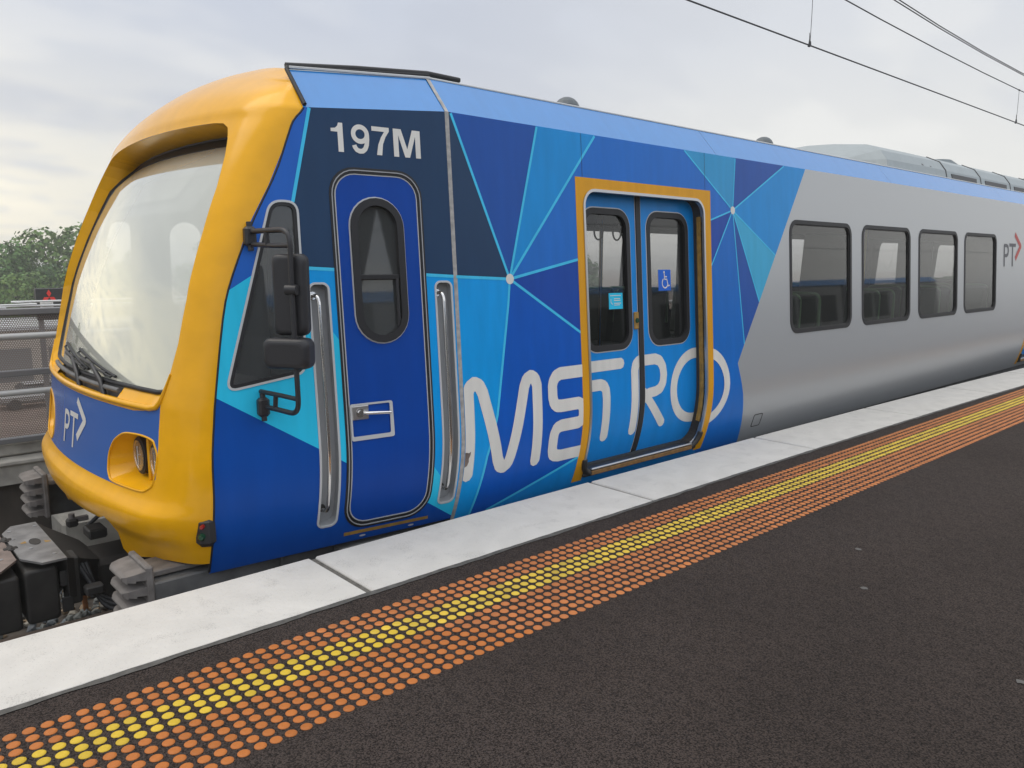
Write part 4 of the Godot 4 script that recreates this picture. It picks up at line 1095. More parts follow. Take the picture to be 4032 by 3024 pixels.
func nose(t: Node3D) -> void:
	# outline of the yellow mask with the windscreen opening, the blue panel and the two lamp bowls left out
	var hb := [0.675, 0.10, 0.665, 0.03, 0.60, -0.09, 0.64, -0.112, 0.78, -0.09, 0.9, -0.063, 1.07, -0.04, 1.16, -0.035]
	var outline := PackedVector2Array()
	outline.append_array(fpoly([0.0, 0.075, 0.3, 0.078, 0.55, 0.095, 0.64, 0.125]))
	outline.append_array(fpoly(hb))
	outline.append_array([Vector2(1.0, fv(-0.035)), Vector2(1.0, 19.0), Vector2(-1.0, 19.0), Vector2(-1.0, fv(-0.035))])
	var lower := PackedVector2Array()
	lower.append_array(fpoly([0.0, 0.075, 0.3, 0.078, 0.55, 0.095, 0.64, 0.125]))
	lower.append_array(fpoly(hb))
	for i in range(lower.size() - 1, 0, -1): outline.append(Vector2(-lower[i].x, lower[i].y))
	var win := PackedVector2Array()
	for c in [[0.0, 0.735], [0.30, 0.735], [0.56, 0.737], [0.67, 0.742], [0.712, 0.765], [0.738, 0.82], [0.765, 0.92], [0.788, 1.05], [0.802, 1.25], [0.800, 1.42], [0.794, 1.6], [0.778, 1.80], [0.752, 1.95], [0.728, 2.04], [0.700, 2.105], [0.665, 2.137], [0.60, 2.147], [0.35, 2.15], [0.14, 2.15]]: win.append(Vector2(c[0], fv(c[1])))
	for i in range(win.size() - 1, -1, -1): win.append(Vector2(-win[i].x, win[i].y))
	win.remove_at(win.size() - 1)
	var blue := fpoly([0.3, 0.303, 0.60, 0.303, 0.80, 0.303, 1.02, 0.33, 1.10, 0.40, 1.105, 0.62, 1.105, 0.80, 1.100, 0.93, 1.075, 0.80, 1.03, 0.735, 0.96, 0.708, 0.85, 0.70, 0.5, 0.70, 0.2, 0.70], true)
	var bowls := []
	for s in [1.0, -1.0]:
		var p := PackedVector2Array()
		for c in [[0.60, 0.36], [0.595, 0.45], [0.66, 0.53], [0.77, 0.575], [0.95, 0.585], [1.06, 0.575], [1.105, 0.52], [1.10, 0.44], [1.075, 0.355], [1.0, 0.315], [0.83, 0.31], [0.65, 0.312]]: p.append(fuv(c[0] * s, c[1]))
		bowls.append(round_poly(round_poly(p, 0.3, 3), 0.3, 2))
	fsheet("front_mask", outline, [win, blue, bowls[0], bowls[1]], 0.0, M.mask_yellow, t)
	fsheet("front_panel", blue, [win, bowls[0], bowls[1]], 0.0, M.panel_blue, t)
	# raised lip under the windscreen
	var st := begin()
	var pts := []
	var lr := []
	for k in 61:
		var w := lerpf(-6.0, 6.0, k / 60.0); var i := mini(floori(absf(w)), 5)
		var p := win[i].lerp(win[i + 1], absf(w) - i); p.x = absf(p.x)
		pts.append(front(Vector2((p.x + 0.004) * (1.0 if w >= 0 else -1.0), p.y - 0.09 * (1.0 - smoothstep(4.0, 6.0, absf(w))))) + Vector3(-0.002, 0, 0)); lr.append(0.016 - 0.011 * smoothstep(3.6, 6.0, absf(w)))
	tube(st, pts, lr, 10); obj("windscreen_lip", st, M.mask_yellow, t)
	# underside return of the mask
	st = begin(); var b := lower
	for s in [1.0, -1.0]:
		for i in b.size() - 1:
			var p := front(Vector2(b[i].x * s, b[i].y)); var q := front(Vector2(b[i + 1].x * s, b[i + 1].y))
			quad(st, p, q, q + Vector3(0.10, -0.005, 0), p + Vector3(0.10, -0.005, 0))
	obj("mask_return", st, M.mask_yellow, t)
	# windscreen reveal and glass
	var inner := PackedVector2Array()
	var gy := func(y: float) -> float: return clampf(0.80 + (y - 0.735) / 1.415 * 1.30, 0.8, 2.10)
	st = begin()
	var seal := begin(); var trough := begin()
	var gp := []
	for i in win.size():
		var r := frow(win[i].y); var dz: float = front(win[i]).z - ZC
		gp.append([dz * 0.99, gy.call(r[0])])
	for i in win.size():
		var j := (i + 1) % win.size()
		var a := front(win[i]); var bb := front(win[j])
		var c := gl(gp[j][0], gp[j][1]); var d := gl(gp[i][0], gp[i][1])
		var flat: bool = gp[i][1] < 0.81 and gp[j][1] < 0.81
		for k in 8:
			var t0 := k / 8.0; var t1 := (k + 1) / 8.0
			var zz := a.lerp(bb, (t0 + t1) / 2).z - ZC
			var tgt := trough if flat and absf(zz) < 0.66 else st
			var drop := Vector3(0.02, -0.10, 0) if tgt == trough else Vector3.ZERO
			if tgt == trough:
				quad(tgt, a.lerp(bb, t0) + Vector3(0.03, 0, 0), a.lerp(bb, t1) + Vector3(0.03, 0, 0), a.lerp(bb, t1) + Vector3(0.04, -0.10, 0), a.lerp(bb, t0) + Vector3(0.04, -0.10, 0))
				quad(tgt, a.lerp(bb, t1) + Vector3(0.04, -0.10, 0), a.lerp(bb, t0) + Vector3(0.04, -0.10, 0), d.lerp(c, t0), d.lerp(c, t1))
				quad(st, a.lerp(bb, t0), a.lerp(bb, t1), a.lerp(bb, t1) + Vector3(0.03, 0, 0), a.lerp(bb, t0) + Vector3(0.03, 0, 0))
			else: quad(tgt, a.lerp(bb, t0), a.lerp(bb, t1), d.lerp(c, t1), d.lerp(c, t0))
	obj("windscreen_reveal", st, M.mask_yellow, t); obj("wiper_trough", trough, M.beam_grey, t)
	var ws := thing_part("windscreen", t)
	var gu := PackedVector2Array()
	for g in gp: gu.append(fuv(g[0], g[1]))
	var us := []; var vs := []
	for i in 41: us.append(-1.0 + i / 20.0)
	for i in 77: vs.append(i * 0.25)
	st = begin()
	sheet(st, gu, [], func(p: Vector2) -> Vector3: return front(p) + Vector3(recess(frow(p.y)[0]) - 0.004, 0, 0), Vector3(-1, 0.3, 0), vs, us)
	obj("glass", st, M.screen, ws)
	var rim := []
	for g in gp: rim.append(gl(g[0], g[1], -0.006))
	rim.append(rim[0]); st = begin(); tube(st, rim, 0.013, 6, false); obj("glass_seal", st, M.rubber, ws)
	st = begin()
	for i in 40:
		var z0 := lerpf(-1.07, 1.07, i / 40.0); var z1 := lerpf(-1.07, 1.07, (i + 1) / 40.0)
		var e0 := 0.05 * smoothstep(0.9, 1.08, absf(z0)); var e1 := 0.05 * smoothstep(0.9, 1.08, absf(z1))
		quad(st, gl(z0, 2.045 - e0, -0.007), gl(z1, 2.045 - e1, -0.007), gl(z1, 2.10 - e1, -0.007), gl(z0, 2.10 - e0, -0.007))
	obj("glass_border", st, M.rubber, ws)
	# destination blind behind the glass, with its dark surround
	st = begin()
	for q in [[-0.98, 1.70, 0.70, 2.12, 0.065], [-0.78, 1.775, 0.44, 2.075, 0.058]]:
		for i in 10:
			var z0 := lerpf(q[0], q[2], i / 10.0); var z1 := lerpf(q[0], q[2], (i + 1) / 10.0)
			quad(st, gl(z0, q[1], q[4]), gl(z1, q[1], q[4]), gl(z1, q[3], q[4]), gl(z0, q[3], q[4]))
		obj("blind_surround" if q[4] > 0.06 else "destination_blind", st, M.pan_grey if q[4] > 0.06 else M.blind, t); st = begin()
	# driver's desk and cab rear wall
	bx(st, Vector3(0.52, 0.55, ZC), Vector3(0.45, 0.5, 2.2), 0.05); obj("driver_desk", st, M.interior_dark, t)
	st = begin(); bx(st, Vector3(1.05, 0.8, -1.75), Vector3(0.12, 0.75, 0.48), 0.05); bx(st, Vector3(0.9, 0.45, -1.75), Vector3(0.45, 0.12, 0.48), 0.04); obj("driver_seat", st, M.interior_dark, t)
	# wipers
	for k in 2:
		var w := thing_part("wiper", t); var s := -0.43 * k
		st = begin(); tube(st, [gl(0.45 + s, 0.80, -0.035) + Vector3(0, -0.10, 0), gl(0.40 + s, 0.80, -0.035), gl(0.205 + s, 0.885, -0.035)], [0.016, 0.014, 0.010], 6)
		tube(st, [gl(0.43 + s, 0.80, -0.02) + Vector3(0, -0.10, 0), gl(0.38 + s, 0.80, -0.02), gl(0.22 + s, 0.87, -0.025)], 0.007, 6); obj("wiper_arm", st, M.black_plastic, w)
		st = begin(); tube(st, [gl(0.205 + s, 0.885, -0.035), gl(0.0 + s, 0.897, -0.034)], 0.011, 6); tube(st, [gl(0.08 + s, 0.893, -0.035), gl(0.23 + s, 0.868, -0.03), gl(0.42 + s, 0.855, -0.025)], 0.008, 6); obj("wiper_bridge", st, M.dark_metal, w)
		st = begin()
		var bl := []
		for i in 9: bl.append(gl(lerpf(-0.17, 0.53, i / 8.0) + s, lerpf(0.937, 0.845, i / 8.0), -0.014))
		tube(st, bl, 0.0085, 6)
		bl = []
		for i in 9: bl.append(gl(lerpf(-0.13, 0.50, i / 8.0) + s, lerpf(0.917, 0.842, i / 8.0), -0.028))
		tube(st, bl, 0.006, 6)
		for i in 5: tube(st, [gl(lerpf(-0.13, 0.5, i / 4.0) + s, lerpf(0.917, 0.842, i / 4.0), -0.032), gl(lerpf(-0.13, 0.5, i / 4.0) + s, lerpf(0.931, 0.849, i / 4.0), -0.014)], 0.006, 5)
		obj("wiper_blade", st, M.rubber, w)
	st = begin(); var sp_ := []
	for i in 17: sp_.append(gl(lerpf(-0.95, 0.62, i / 16.0), 0.785, -0.018))
	tube(st, sp_, 0.014, 8); obj("wiper_spindle_bar", st, M.beam_grey, t)
	# logo on the blue panel
	logo(t, fon(-0.0025), Vector3(-1, 0.3, 0), [-0.215, 0.385, 0.285], M.white_plastic, M.white_plastic, range(0, 20), true)
	# headlights
	for s in [1.0, -1.0]:
		var h := thing_part("headlight", t)
		var bw: PackedVector2Array = bowls[0] if s > 0 else bowls[1]
		var cz: float = ZC + 0.90 * s
		var back := []; var rimp := []
		for p in bw:
			var f := front(p); rimp.append(f)
			back.append(Vector3(0.100 + 0.03 * (absf(f.z - ZC) - 0.6), lerpf(0.447, f.y, 0.74), lerpf(cz, f.z, 0.80)))
		st = begin(); var n := rimp.size()
		for i in n:
			var j := (i + 1) % n
			quad(st, rimp[i], rimp[j], back[j], back[i])
			quad(st, back[i], back[j], Vector3(0.108, 0.447, cz), Vector3(0.108, 0.447, cz), Vector3(-1, 0, 0))
		obj("bowl", st, M.mask_yellow, h)
		st = begin(); bx(st, Vector3(0.092, 0.45, ZC + s * 0.893), Vector3(0.045, 0.22, 0.018), 0.007); obj("bowl_divider", st, M.mask_yellow, h)
		st = begin(); rimp.append(rimp[0]); tube(st, rimp, 0.006, 6, false); obj("bowl_rim", st, M.mask_yellow, h)
		for k in 2:
			var lm := thing_part("lamp", h); var c := Vector3(0.078 + 0.012 * k, 0.450, ZC + s * (0.775 + 0.225 * k))
			st = begin(); tube(st, [c + Vector3(0.03, 0, 0), c + Vector3(-0.012, 0, 0)], 0.098, 24); obj("lamp_surround", st, M.rubber, lm)
			st = begin()
			var pr := [[0.0, 0.02], [0.03, 0.018], [0.055, 0.008], [0.078, -0.016]]
			for i in pr.size() - 1:
				for a in 20:
					var u0 := TAU * a / 20; var u1 := TAU * (a + 1) / 20
					quad(st, c + Vector3(pr[i][1], cos(u0) * pr[i][0], sin(u0) * pr[i][0]), c + Vector3(pr[i][1], cos(u1) * pr[i][0], sin(u1) * pr[i][0]), c + Vector3(pr[i + 1][1], cos(u1) * pr[i + 1][0], sin(u1) * pr[i + 1][0]), c + Vector3(pr[i + 1][1], cos(u0) * pr[i + 1][0], sin(u0) * pr[i + 1][0]))
			obj("reflector", st, M.chrome, lm)
			st = begin(); tube(st, [c + Vector3(0.012, 0, 0), c + Vector3(-0.022, 0, 0)], 0.014, 10); tube(st, [c + Vector3(-0.02, -0.05, 0), c + Vector3(-0.02, 0.05, 0)], 0.006, 6); obj("bulb", st, M.chrome, lm)
			st = begin()
			tube(st, [c + Vector3(-0.016, 0, 0), c + Vector3(-0.021, 0, 0)], 0.08, 24); obj("lens", st, M.lamp_glass, lm)

func under(t: Node3D) -> void:
	# anti-climb buffers with the beams that carry them
	for s in [1.0, -1.0]:
		var cz: float = ZC + 1.09 * s
		var b := thing_part("anti_climber", t)
		var st := begin(); bx(st, Vector3(-0.055, -0.14, cz), Vector3(0.034, 0.31, 0.285), 0.008); obj("face_plate", st, M.cast_grey, b)
		for k in 4:
			st = begin()
			var y := -0.022 - 0.075 * k
			var prof_pts := [[0.0, 0.034, 0.272], [-0.05, 0.032, 0.268], [-0.085, 0.028, 0.245], [-0.10, 0.018, 0.20]]
			for i in prof_pts.size() - 1:
				var p = prof_pts[i]; var q = prof_pts[i + 1]
				var P := func(e, u: float, v: float) -> Vector3: return Vector3(-0.068 + e[0], y + e[1] * u - 0.1 * absf(e[0]) , cz + e[2] / 2 * v)
				quad(st, P.call(p, 0.5, -1), P.call(p, 0.5, 1), P.call(q, 0.5, 1), P.call(q, 0.5, -1), Vector3.UP)
				quad(st, P.call(p, -0.8, -1), P.call(p, -0.8, 1), P.call(q, -0.5, 1), P.call(q, -0.5, -1), Vector3.DOWN)
				for v in [-1.0, 1.0]: quad(st, P.call(p, 0.5, v), P.call(q, 0.5, v), P.call(q, -0.5, v), P.call(p, -0.8, v), Vector3(0, 0, v))
			var e = prof_pts[3]
			bx(st, Vector3(-0.168, y - 0.01, cz), Vector3(0.008, 0.016, 0.19), 0.004)
			obj("rib", st, M.cast_grey, b)
		st = begin(); bx(st, Vector3(0.42, -0.20, cz + 0.06 * s), Vector3(0.92, 0.24, 0.12), 0.008); bx(st, Vector3(0.62, -0.235, cz + 0.125 * s), Vector3(1.16, 0.14, 0.012), 0.003); obj("buffer_beam", st, M.beam_grey, b)
		st = begin(); bx(st, Vector3(0.3, -0.055, cz - 0.03 * s), Vector3(0.7, 0.03, 0.2), 0.005); obj("top_flange", st, M.cast_grey, b)
	var st := begin()
	bx(st, Vector3(1.2, -0.17, ZC), Vector3(0.8, 0.14, 2.4), 0.01); bx(st, Vector3(13, -0.55, ZC), Vector3(20, 0.7, 1.9), 0.02); bx(st, Vector3(0.85, -0.30, ZC), Vector3(0.5, 0.42, 1.5), 0.02)
	obj("underframe", st, M.brown_black_metal, t)
	st = begin(); bx(st, Vector3(12.2, -0.16, -1.04), Vector3(22.6, 0.10, 0.10), 0.01); bx(st, Vector3(1.2, -0.155, -1.12), Vector3(1.2, 0.10, 0.05), 0.006); obj("sole_bar", st, M.beam_grey, t)
	# coupler with its hinged cover plates
	var c := thing_part("coupler", t)
	st = begin(); plate_prism(st, PackedVector2Array([Vector2(-0.228, -0.39), Vector2(-0.228, 0.39), Vector2(-0.345, 0.39), Vector2(-0.422, 0.25), Vector2(-0.422, -0.27), Vector2(-0.36, -0.39)]), -0.150, 0.012); obj("cover_plate", st, M.plate_grey, c)
	st = begin(); plate_prism(st, PackedVector2Array([Vector2(-0.438, -0.27), Vector2(-0.438, 0.25), Vector2(-0.53, 0.39), Vector2(-0.95, 0.39), Vector2(-0.95, -0.39), Vector2(-0.50, -0.39)]), -0.150, 0.012); obj("cover_plate", st, M.plate_rust, c)
	for z in [-0.13, 0.04]:
		st = begin(); bx(st, Vector3(-0.43, -0.142, ZC + z), Vector3(0.07, 0.02, 0.035), 0.005); tube(st, [Vector3(-0.43, -0.138, ZC + z - 0.03), Vector3(-0.43, -0.138, ZC + z + 0.03)], 0.012, 8); bx(st, Vector3(-0.43, -0.140, ZC + z), Vector3(0.03, 0.02, 0.075), 0.005); obj("hinge", st, M.brown_black_metal, c)
	for p in [[-0.25, -0.30], [-0.385, -0.28], [-0.395, -0.12], [-0.345, 0.11], [-0.265, 0.28], [-0.5, 0.2]]:
		st = begin(); tube(st, [Vector3(p[0], -0.152, ZC + p[1]), Vector3(p[0], -0.135, ZC + p[1])], 0.011, 8); obj("bolt", st, M.aluminium, c)
	st = begin(); plate_prism(st, oval(-0.305, 0.0, 0.028, 0.06), -0.1385, 0.003); obj("hand_hole", st, M.brown_black_metal, c)
	for s in [[-0.345, -0.02, -0.372, -0.012], [-0.262, 0.03, -0.235, 0.05]]:
		st = begin(); plate_prism(st, PackedVector2Array([Vector2(s[0], s[1] - 0.02), Vector2(s[0], s[1] + 0.02), Vector2(s[2], s[3] + 0.004), Vector2(s[2], s[3] - 0.008)]), -0.1395, 0.0025); obj("orange_mark", st, M.step_yellow, c)
	for k in 2:
		st = begin(); var x := -0.347 - 0.18 * k
		soft_box(st, Vector3(x, -0.335 - 0.015 * k, ZC + 0.18), Vector3(0.158, 0.30, 0.34), 0.022); obj("coupler_box", st, M.box_black, c)
	st = begin(); bx(st, Vector3(-0.33, -0.36, ZC - 0.2), Vector3(0.36, 0.3, 0.3), 0.04); bx(st, Vector3(-0.75, -0.42, ZC), Vector3(0.3, 0.38, 0.6), 0.05); obj("coupler_head", st, M.box_black, c)
	st = begin(); bx(st, Vector3(-0.19, -0.30, ZC + 0.26), Vector3(0.07, 0.27, 0.14), 0.01); obj("coupler_bracket", st, M.box_black, c)
	for y in [-0.27, -0.42]:
		st = begin(); bx(st, Vector3(-0.232, y, ZC + 0.335), Vector3(0.055, 0.085, 0.012), 0.003); obj("terminal_plate", st, M.dark_metal, c)
	st = begin()
	var q := [Vector3(-0.228, -0.143, ZC - 0.38), Vector3(-0.228, -0.143, ZC + 0.38), Vector3(0.02, -0.30, ZC + 0.10), Vector3(-0.02, -0.28, ZC - 0.30)]
	quad(st, q[0], q[1], q[2], q[3], Vector3.UP)
	for i in 4: quad(st, q[i], q[(i + 1) % 4], q[(i + 1) % 4] + Vector3(0, -0.22, 0), q[i] + Vector3(0, -0.22, 0))
	bx(st, Vector3(0.3, -0.40, ZC), Vector3(0.7, 0.24, 0.34), 0.03); obj("drawbar_shroud", st, M.brown_black_metal, c)
	st = begin(); bx(st, Vector3(0.0, -0.14, ZC + 0.03), Vector3(0.1, 0.06, 0.14), 0.01); bx(st, Vector3(-0.07, -0.13, ZC - 0.2), Vector3(0.06, 0.05, 0.06), 0.01); obj("valve", st, M.box_black, c)
	st = begin(); tube(st, [Vector3(-0.07, -0.13, ZC - 0.2), Vector3(-0.07, -0.075, ZC - 0.2)], 0.018, 8); bx(st, Vector3(-0.03, -0.115, ZC - 0.2), Vector3(0.1, 0.03, 0.03), 0.004); obj("tap", st, M.cast_grey, c)
	st = begin(); tube(st, bend([Vector3(-0.02, -0.15, ZC - 0.1), Vector3(0.06, -0.06, ZC - 0.05), Vector3(0.11, -0.05, ZC + 0.02), Vector3(0.16, -0.17, ZC + 0.1)], 0.04), 0.012, 8); obj("hose", st, M.rubber, c)
	for k in 3:
		st = begin(); tube(st, bend([Vector3(-0.16 + 0.02 * k, -0.22, ZC + 0.3), Vector3(-0.08, -0.42 - 0.03 * k, ZC + 0.42), Vector3(0.12, -0.45, ZC + 0.5 + 0.06 * k), Vector3(0.3, -0.22, ZC + 0.5 + 0.05 * k)], 0.12), 0.014, 8); obj("hose", st, M.rubber, c)
	st = begin(); bx(st, Vector3(-0.12, -0.335, ZC + 0.43), Vector3(0.09, 0.05, 0.07), 0.008); obj("cock", st, M.dark_metal, c)

func plate_prism(st: SurfaceTool, p: PackedVector2Array, y: float, h: float) -> void:
	var idx := Geometry2D.triangulate_polygon(p)
	for e in [0.0, h]:
		var n := Vector3.UP if e > 0 else Vector3.DOWN
		for k in idx.size() / 3:
			var v := []
			for m in 3: v.append(Vector3(p[idx[3 * k + m]].x, y + e, ZC + p[idx[3 * k + m]].y))
			tri(st, v, [n, n, n])
	for i in p.size():
		var a := p[i]; var b := p[(i + 1) % p.size()]
		quad(st, Vector3(a.x, y, ZC + a.y), Vector3(b.x, y, ZC + b.y), Vector3(b.x, y + h, ZC + b.y), Vector3(a.x, y + h, ZC + a.y))

func oval(x: float, y: float, a: float, b: float) -> PackedVector2Array:
	var p := PackedVector2Array()
	for k in 18: p.append(Vector2(x + a * cos(TAU * k / 18), y + b * sin(TAU * k / 18)))
	return p

func on_roof(t: Node3D) -> void:
	var st := begin()
	tube(st, bend([Vector3(0.792, 2.200, -1.012), Vector3(0.792, 2.408, -1.200), Vector3(1.655, 2.492, -1.165)], 0.02, 3), 0.011, 6); obj("mask_seal", st, M.rubber, t)
	st = begin()
	tube(st, [Vector3(0.80, 2.418, -1.215), Vector3(1.2, 2.462, -1.195), Vector3(1.655, 2.502, -1.175), Vector3(1.885, 2.500, -1.175)], 0.016, 6); obj("cab_gutter", st, M.rubber, t)
	st = begin(); bx(st, Vector3(1.21, 2.433, -1.143), Vector3(0.82, 0.014, 0.014), 0.003, Basis(Vector3.BACK, 0.066) * Basis(Vector3.UP, -0.11)); obj("cab_gutter_edge", st, M.frame_grey, t)
	for x in [3.135, 5.835, 8.9]:
		st = begin()
		for i in 5:
			for k in 14:
				var f := func(a: int, b: int) -> Vector3:
					var u := PI / 2 * a / 5; var v := TAU * b / 14
					return Vector3(x + 0.095 * cos(u) * cos(v), 2.535 + 0.088 * sin(u), -1.5 + 0.095 * cos(u) * sin(v))
				quad(st, f.call(i, k), f.call(i, k + 1), f.call(i + 1, k + 1), f.call(i + 1, k))
		obj("roof_vent", st, M.vent_dark, t)
	# roof equipment pod: sloped nose, rounded shoulders, lid panels and grilles
	var pod := thing_part("roof_pod", t)
	st = begin()
	var sect := [[-1.30, 2.49], [-1.33, 2.61], [-1.41, 2.72], [-1.58, 2.80], [-2.0, 2.845], [ZC, 2.86]]
	var full := sect.duplicate()
	for i in range(4, -1, -1): full.append([2 * ZC - sect[i][0], sect[i][1]])
	var f0 := []; var f1 := []; var f2 := []
	for p in full:
		f0.append(Vector3(7.15 + 0.55 * absf(p[0] - ZC) * 0.0, 2.50, lerpf(ZC, p[0], 0.86)))
		f1.append(Vector3(8.25, p[1], lerpf(ZC, p[0], 0.97))); f2.append(Vector3(20.6, p[1], p[0]))
	var f15 := []
	for i in full.size(): f15.append(Vector3(9.3, full[i][1], full[i][0]))
	for i in full.size() - 1:
		quad(st, f0[i], f0[i + 1], f1[i + 1], f1[i]); quad(st, f1[i], f1[i + 1], f15[i + 1], f15[i]); quad(st, f15[i], f15[i + 1], f2[i + 1], f2[i])
	obj("pod_shell", st, M.roof_grey, pod)
	for k in 8:
		st = begin(); var x := 10.1 + k * 1.28
		bx(st, Vector3(x + 0.5, 2.545, -1.315), Vector3(0.92, 0.07, 0.02), 0.004, Basis(Vector3.RIGHT, -0.15)); obj("pod_grille", st, M.grille, pod)
		st = begin(); tube(st, [Vector3(x - 0.14, 2.50, -1.302), Vector3(x - 0.14, 2.612, -1.328), Vector3(x - 0.14, 2.723, -1.408), Vector3(x - 0.14, 2.803, -1.58)], 0.008, 5); obj("pod_seam", st, M.grille, pod)
	for x in [9.25, 9.5]:
		st = begin(); bx(st, Vector3(x, 2.66, -1.38), Vector3(0.05, 0.12, 0.012), 0.003, Basis(Vector3.RIGHT, -0.75)); obj("pod_latch", st, M.grille, pod)
	for x in [11.3, 15.2]:
		st = begin(); tube(st, [Vector3(x, 2.83, -2.0), Vector3(x, 2.90, -2.0)], [0.34, 0.25], 20); obj("fan_cowl", st, M.roof_grey, pod)

# ---------------------------------------------------------------- wires and what stands beyond
func wire(called: String, label: String, pts: Array, r: float) -> void:
	var st := begin(); tube(st, pts, r, 6)
	tag(obj(called, st, M.wire), label, "overhead wire", "overhead wires above the train")

func sag(y0: float, y1: float, z: float, dip: float) -> Array:
	var p := []
	for k in 61:
		var x := -30.0 + k * 2.0; var u := fposmod(x + 9.0, 50.0) / 50.0
		p.append(Vector3(x, lerpf(y0, y1, (x + 30) / 120.0) + dip * (2 * u - 1) * (2 * u - 1), z))
	return p

func tree_mesh(sd: int, h: float, w: float, tone: Color) -> Array:
	var r := RandomNumberGenerator.new(); r.seed = sd
	var n := FastNoiseLite.new(); n.seed = sd; n.frequency = 0.32
	var st := begin()
	var lobes := []
	for k in 22:
		var a := r.randf() * TAU; var t := r.randf()
		var rad := w * (0.25 + 0.75 * sin(PI * clampf(0.12 + 0.8 * t, 0, 1))) * (0.35 + 0.5 * r.randf())
		lobes.append([Vector3(cos(a) * rad, h * (0.25 + 0.66 * t), sin(a) * rad), w * (0.30 + 0.22 * r.randf()), 0.75 + 0.5 * r.randf()])
	for k in 9000:
		var L = lobes[r.randi() % lobes.size()]
		var d := Vector3(r.randfn(), r.randfn(), r.randfn()).normalized()
		var q: Vector3 = L[0] + d * L[1] * (0.72 + 0.34 * r.randf()) * Vector3(1, 0.82, 1)
		if n.get_noise_3d(q.x * 2, q.y * 2, q.z * 2) < -0.22: continue
		var s := 0.09 + 0.13 * r.randf()
		var nn := (d + Vector3(r.randfn(), r.randfn() + 0.5, r.randfn()) * 0.5).normalized()
		var u := nn.cross(Vector3(r.randfn(), r.randfn(), r.randfn())).normalized(); var v := nn.cross(u)
		var c: Color = tone * (L[2] * (0.7 + 0.6 * r.randf())); c.r *= 0.9 + 0.35 * r.randf()
		st.set_color(Color(c.r, c.g, c.b))
		tri(st, [q - u * s, q + v * s * 0.8, q + u * s], [nn, nn, nn]); st.set_color(Color(c.r, c.g, c.b)); tri(st, [q - u * s, q - v * s * 0.8, q + u * s], [nn, nn, nn])
	var tr := begin()
	tube(tr, [Vector3(0, -0.2, 0), Vector3(0.1, h * 0.3, 0), Vector3(0, h * 0.62, 0.1)], [0.26, 0.2, 0.08], 8)
	for k in 6:
		var L = lobes[k * 3]
		tube(tr, [Vector3(0.05, h * 0.3, 0), L[0] * Vector3(0.5, 0.75, 0.5), L[0]], [0.12, 0.08, 0.03], 6)
	return [st.commit(), tr.commit()]

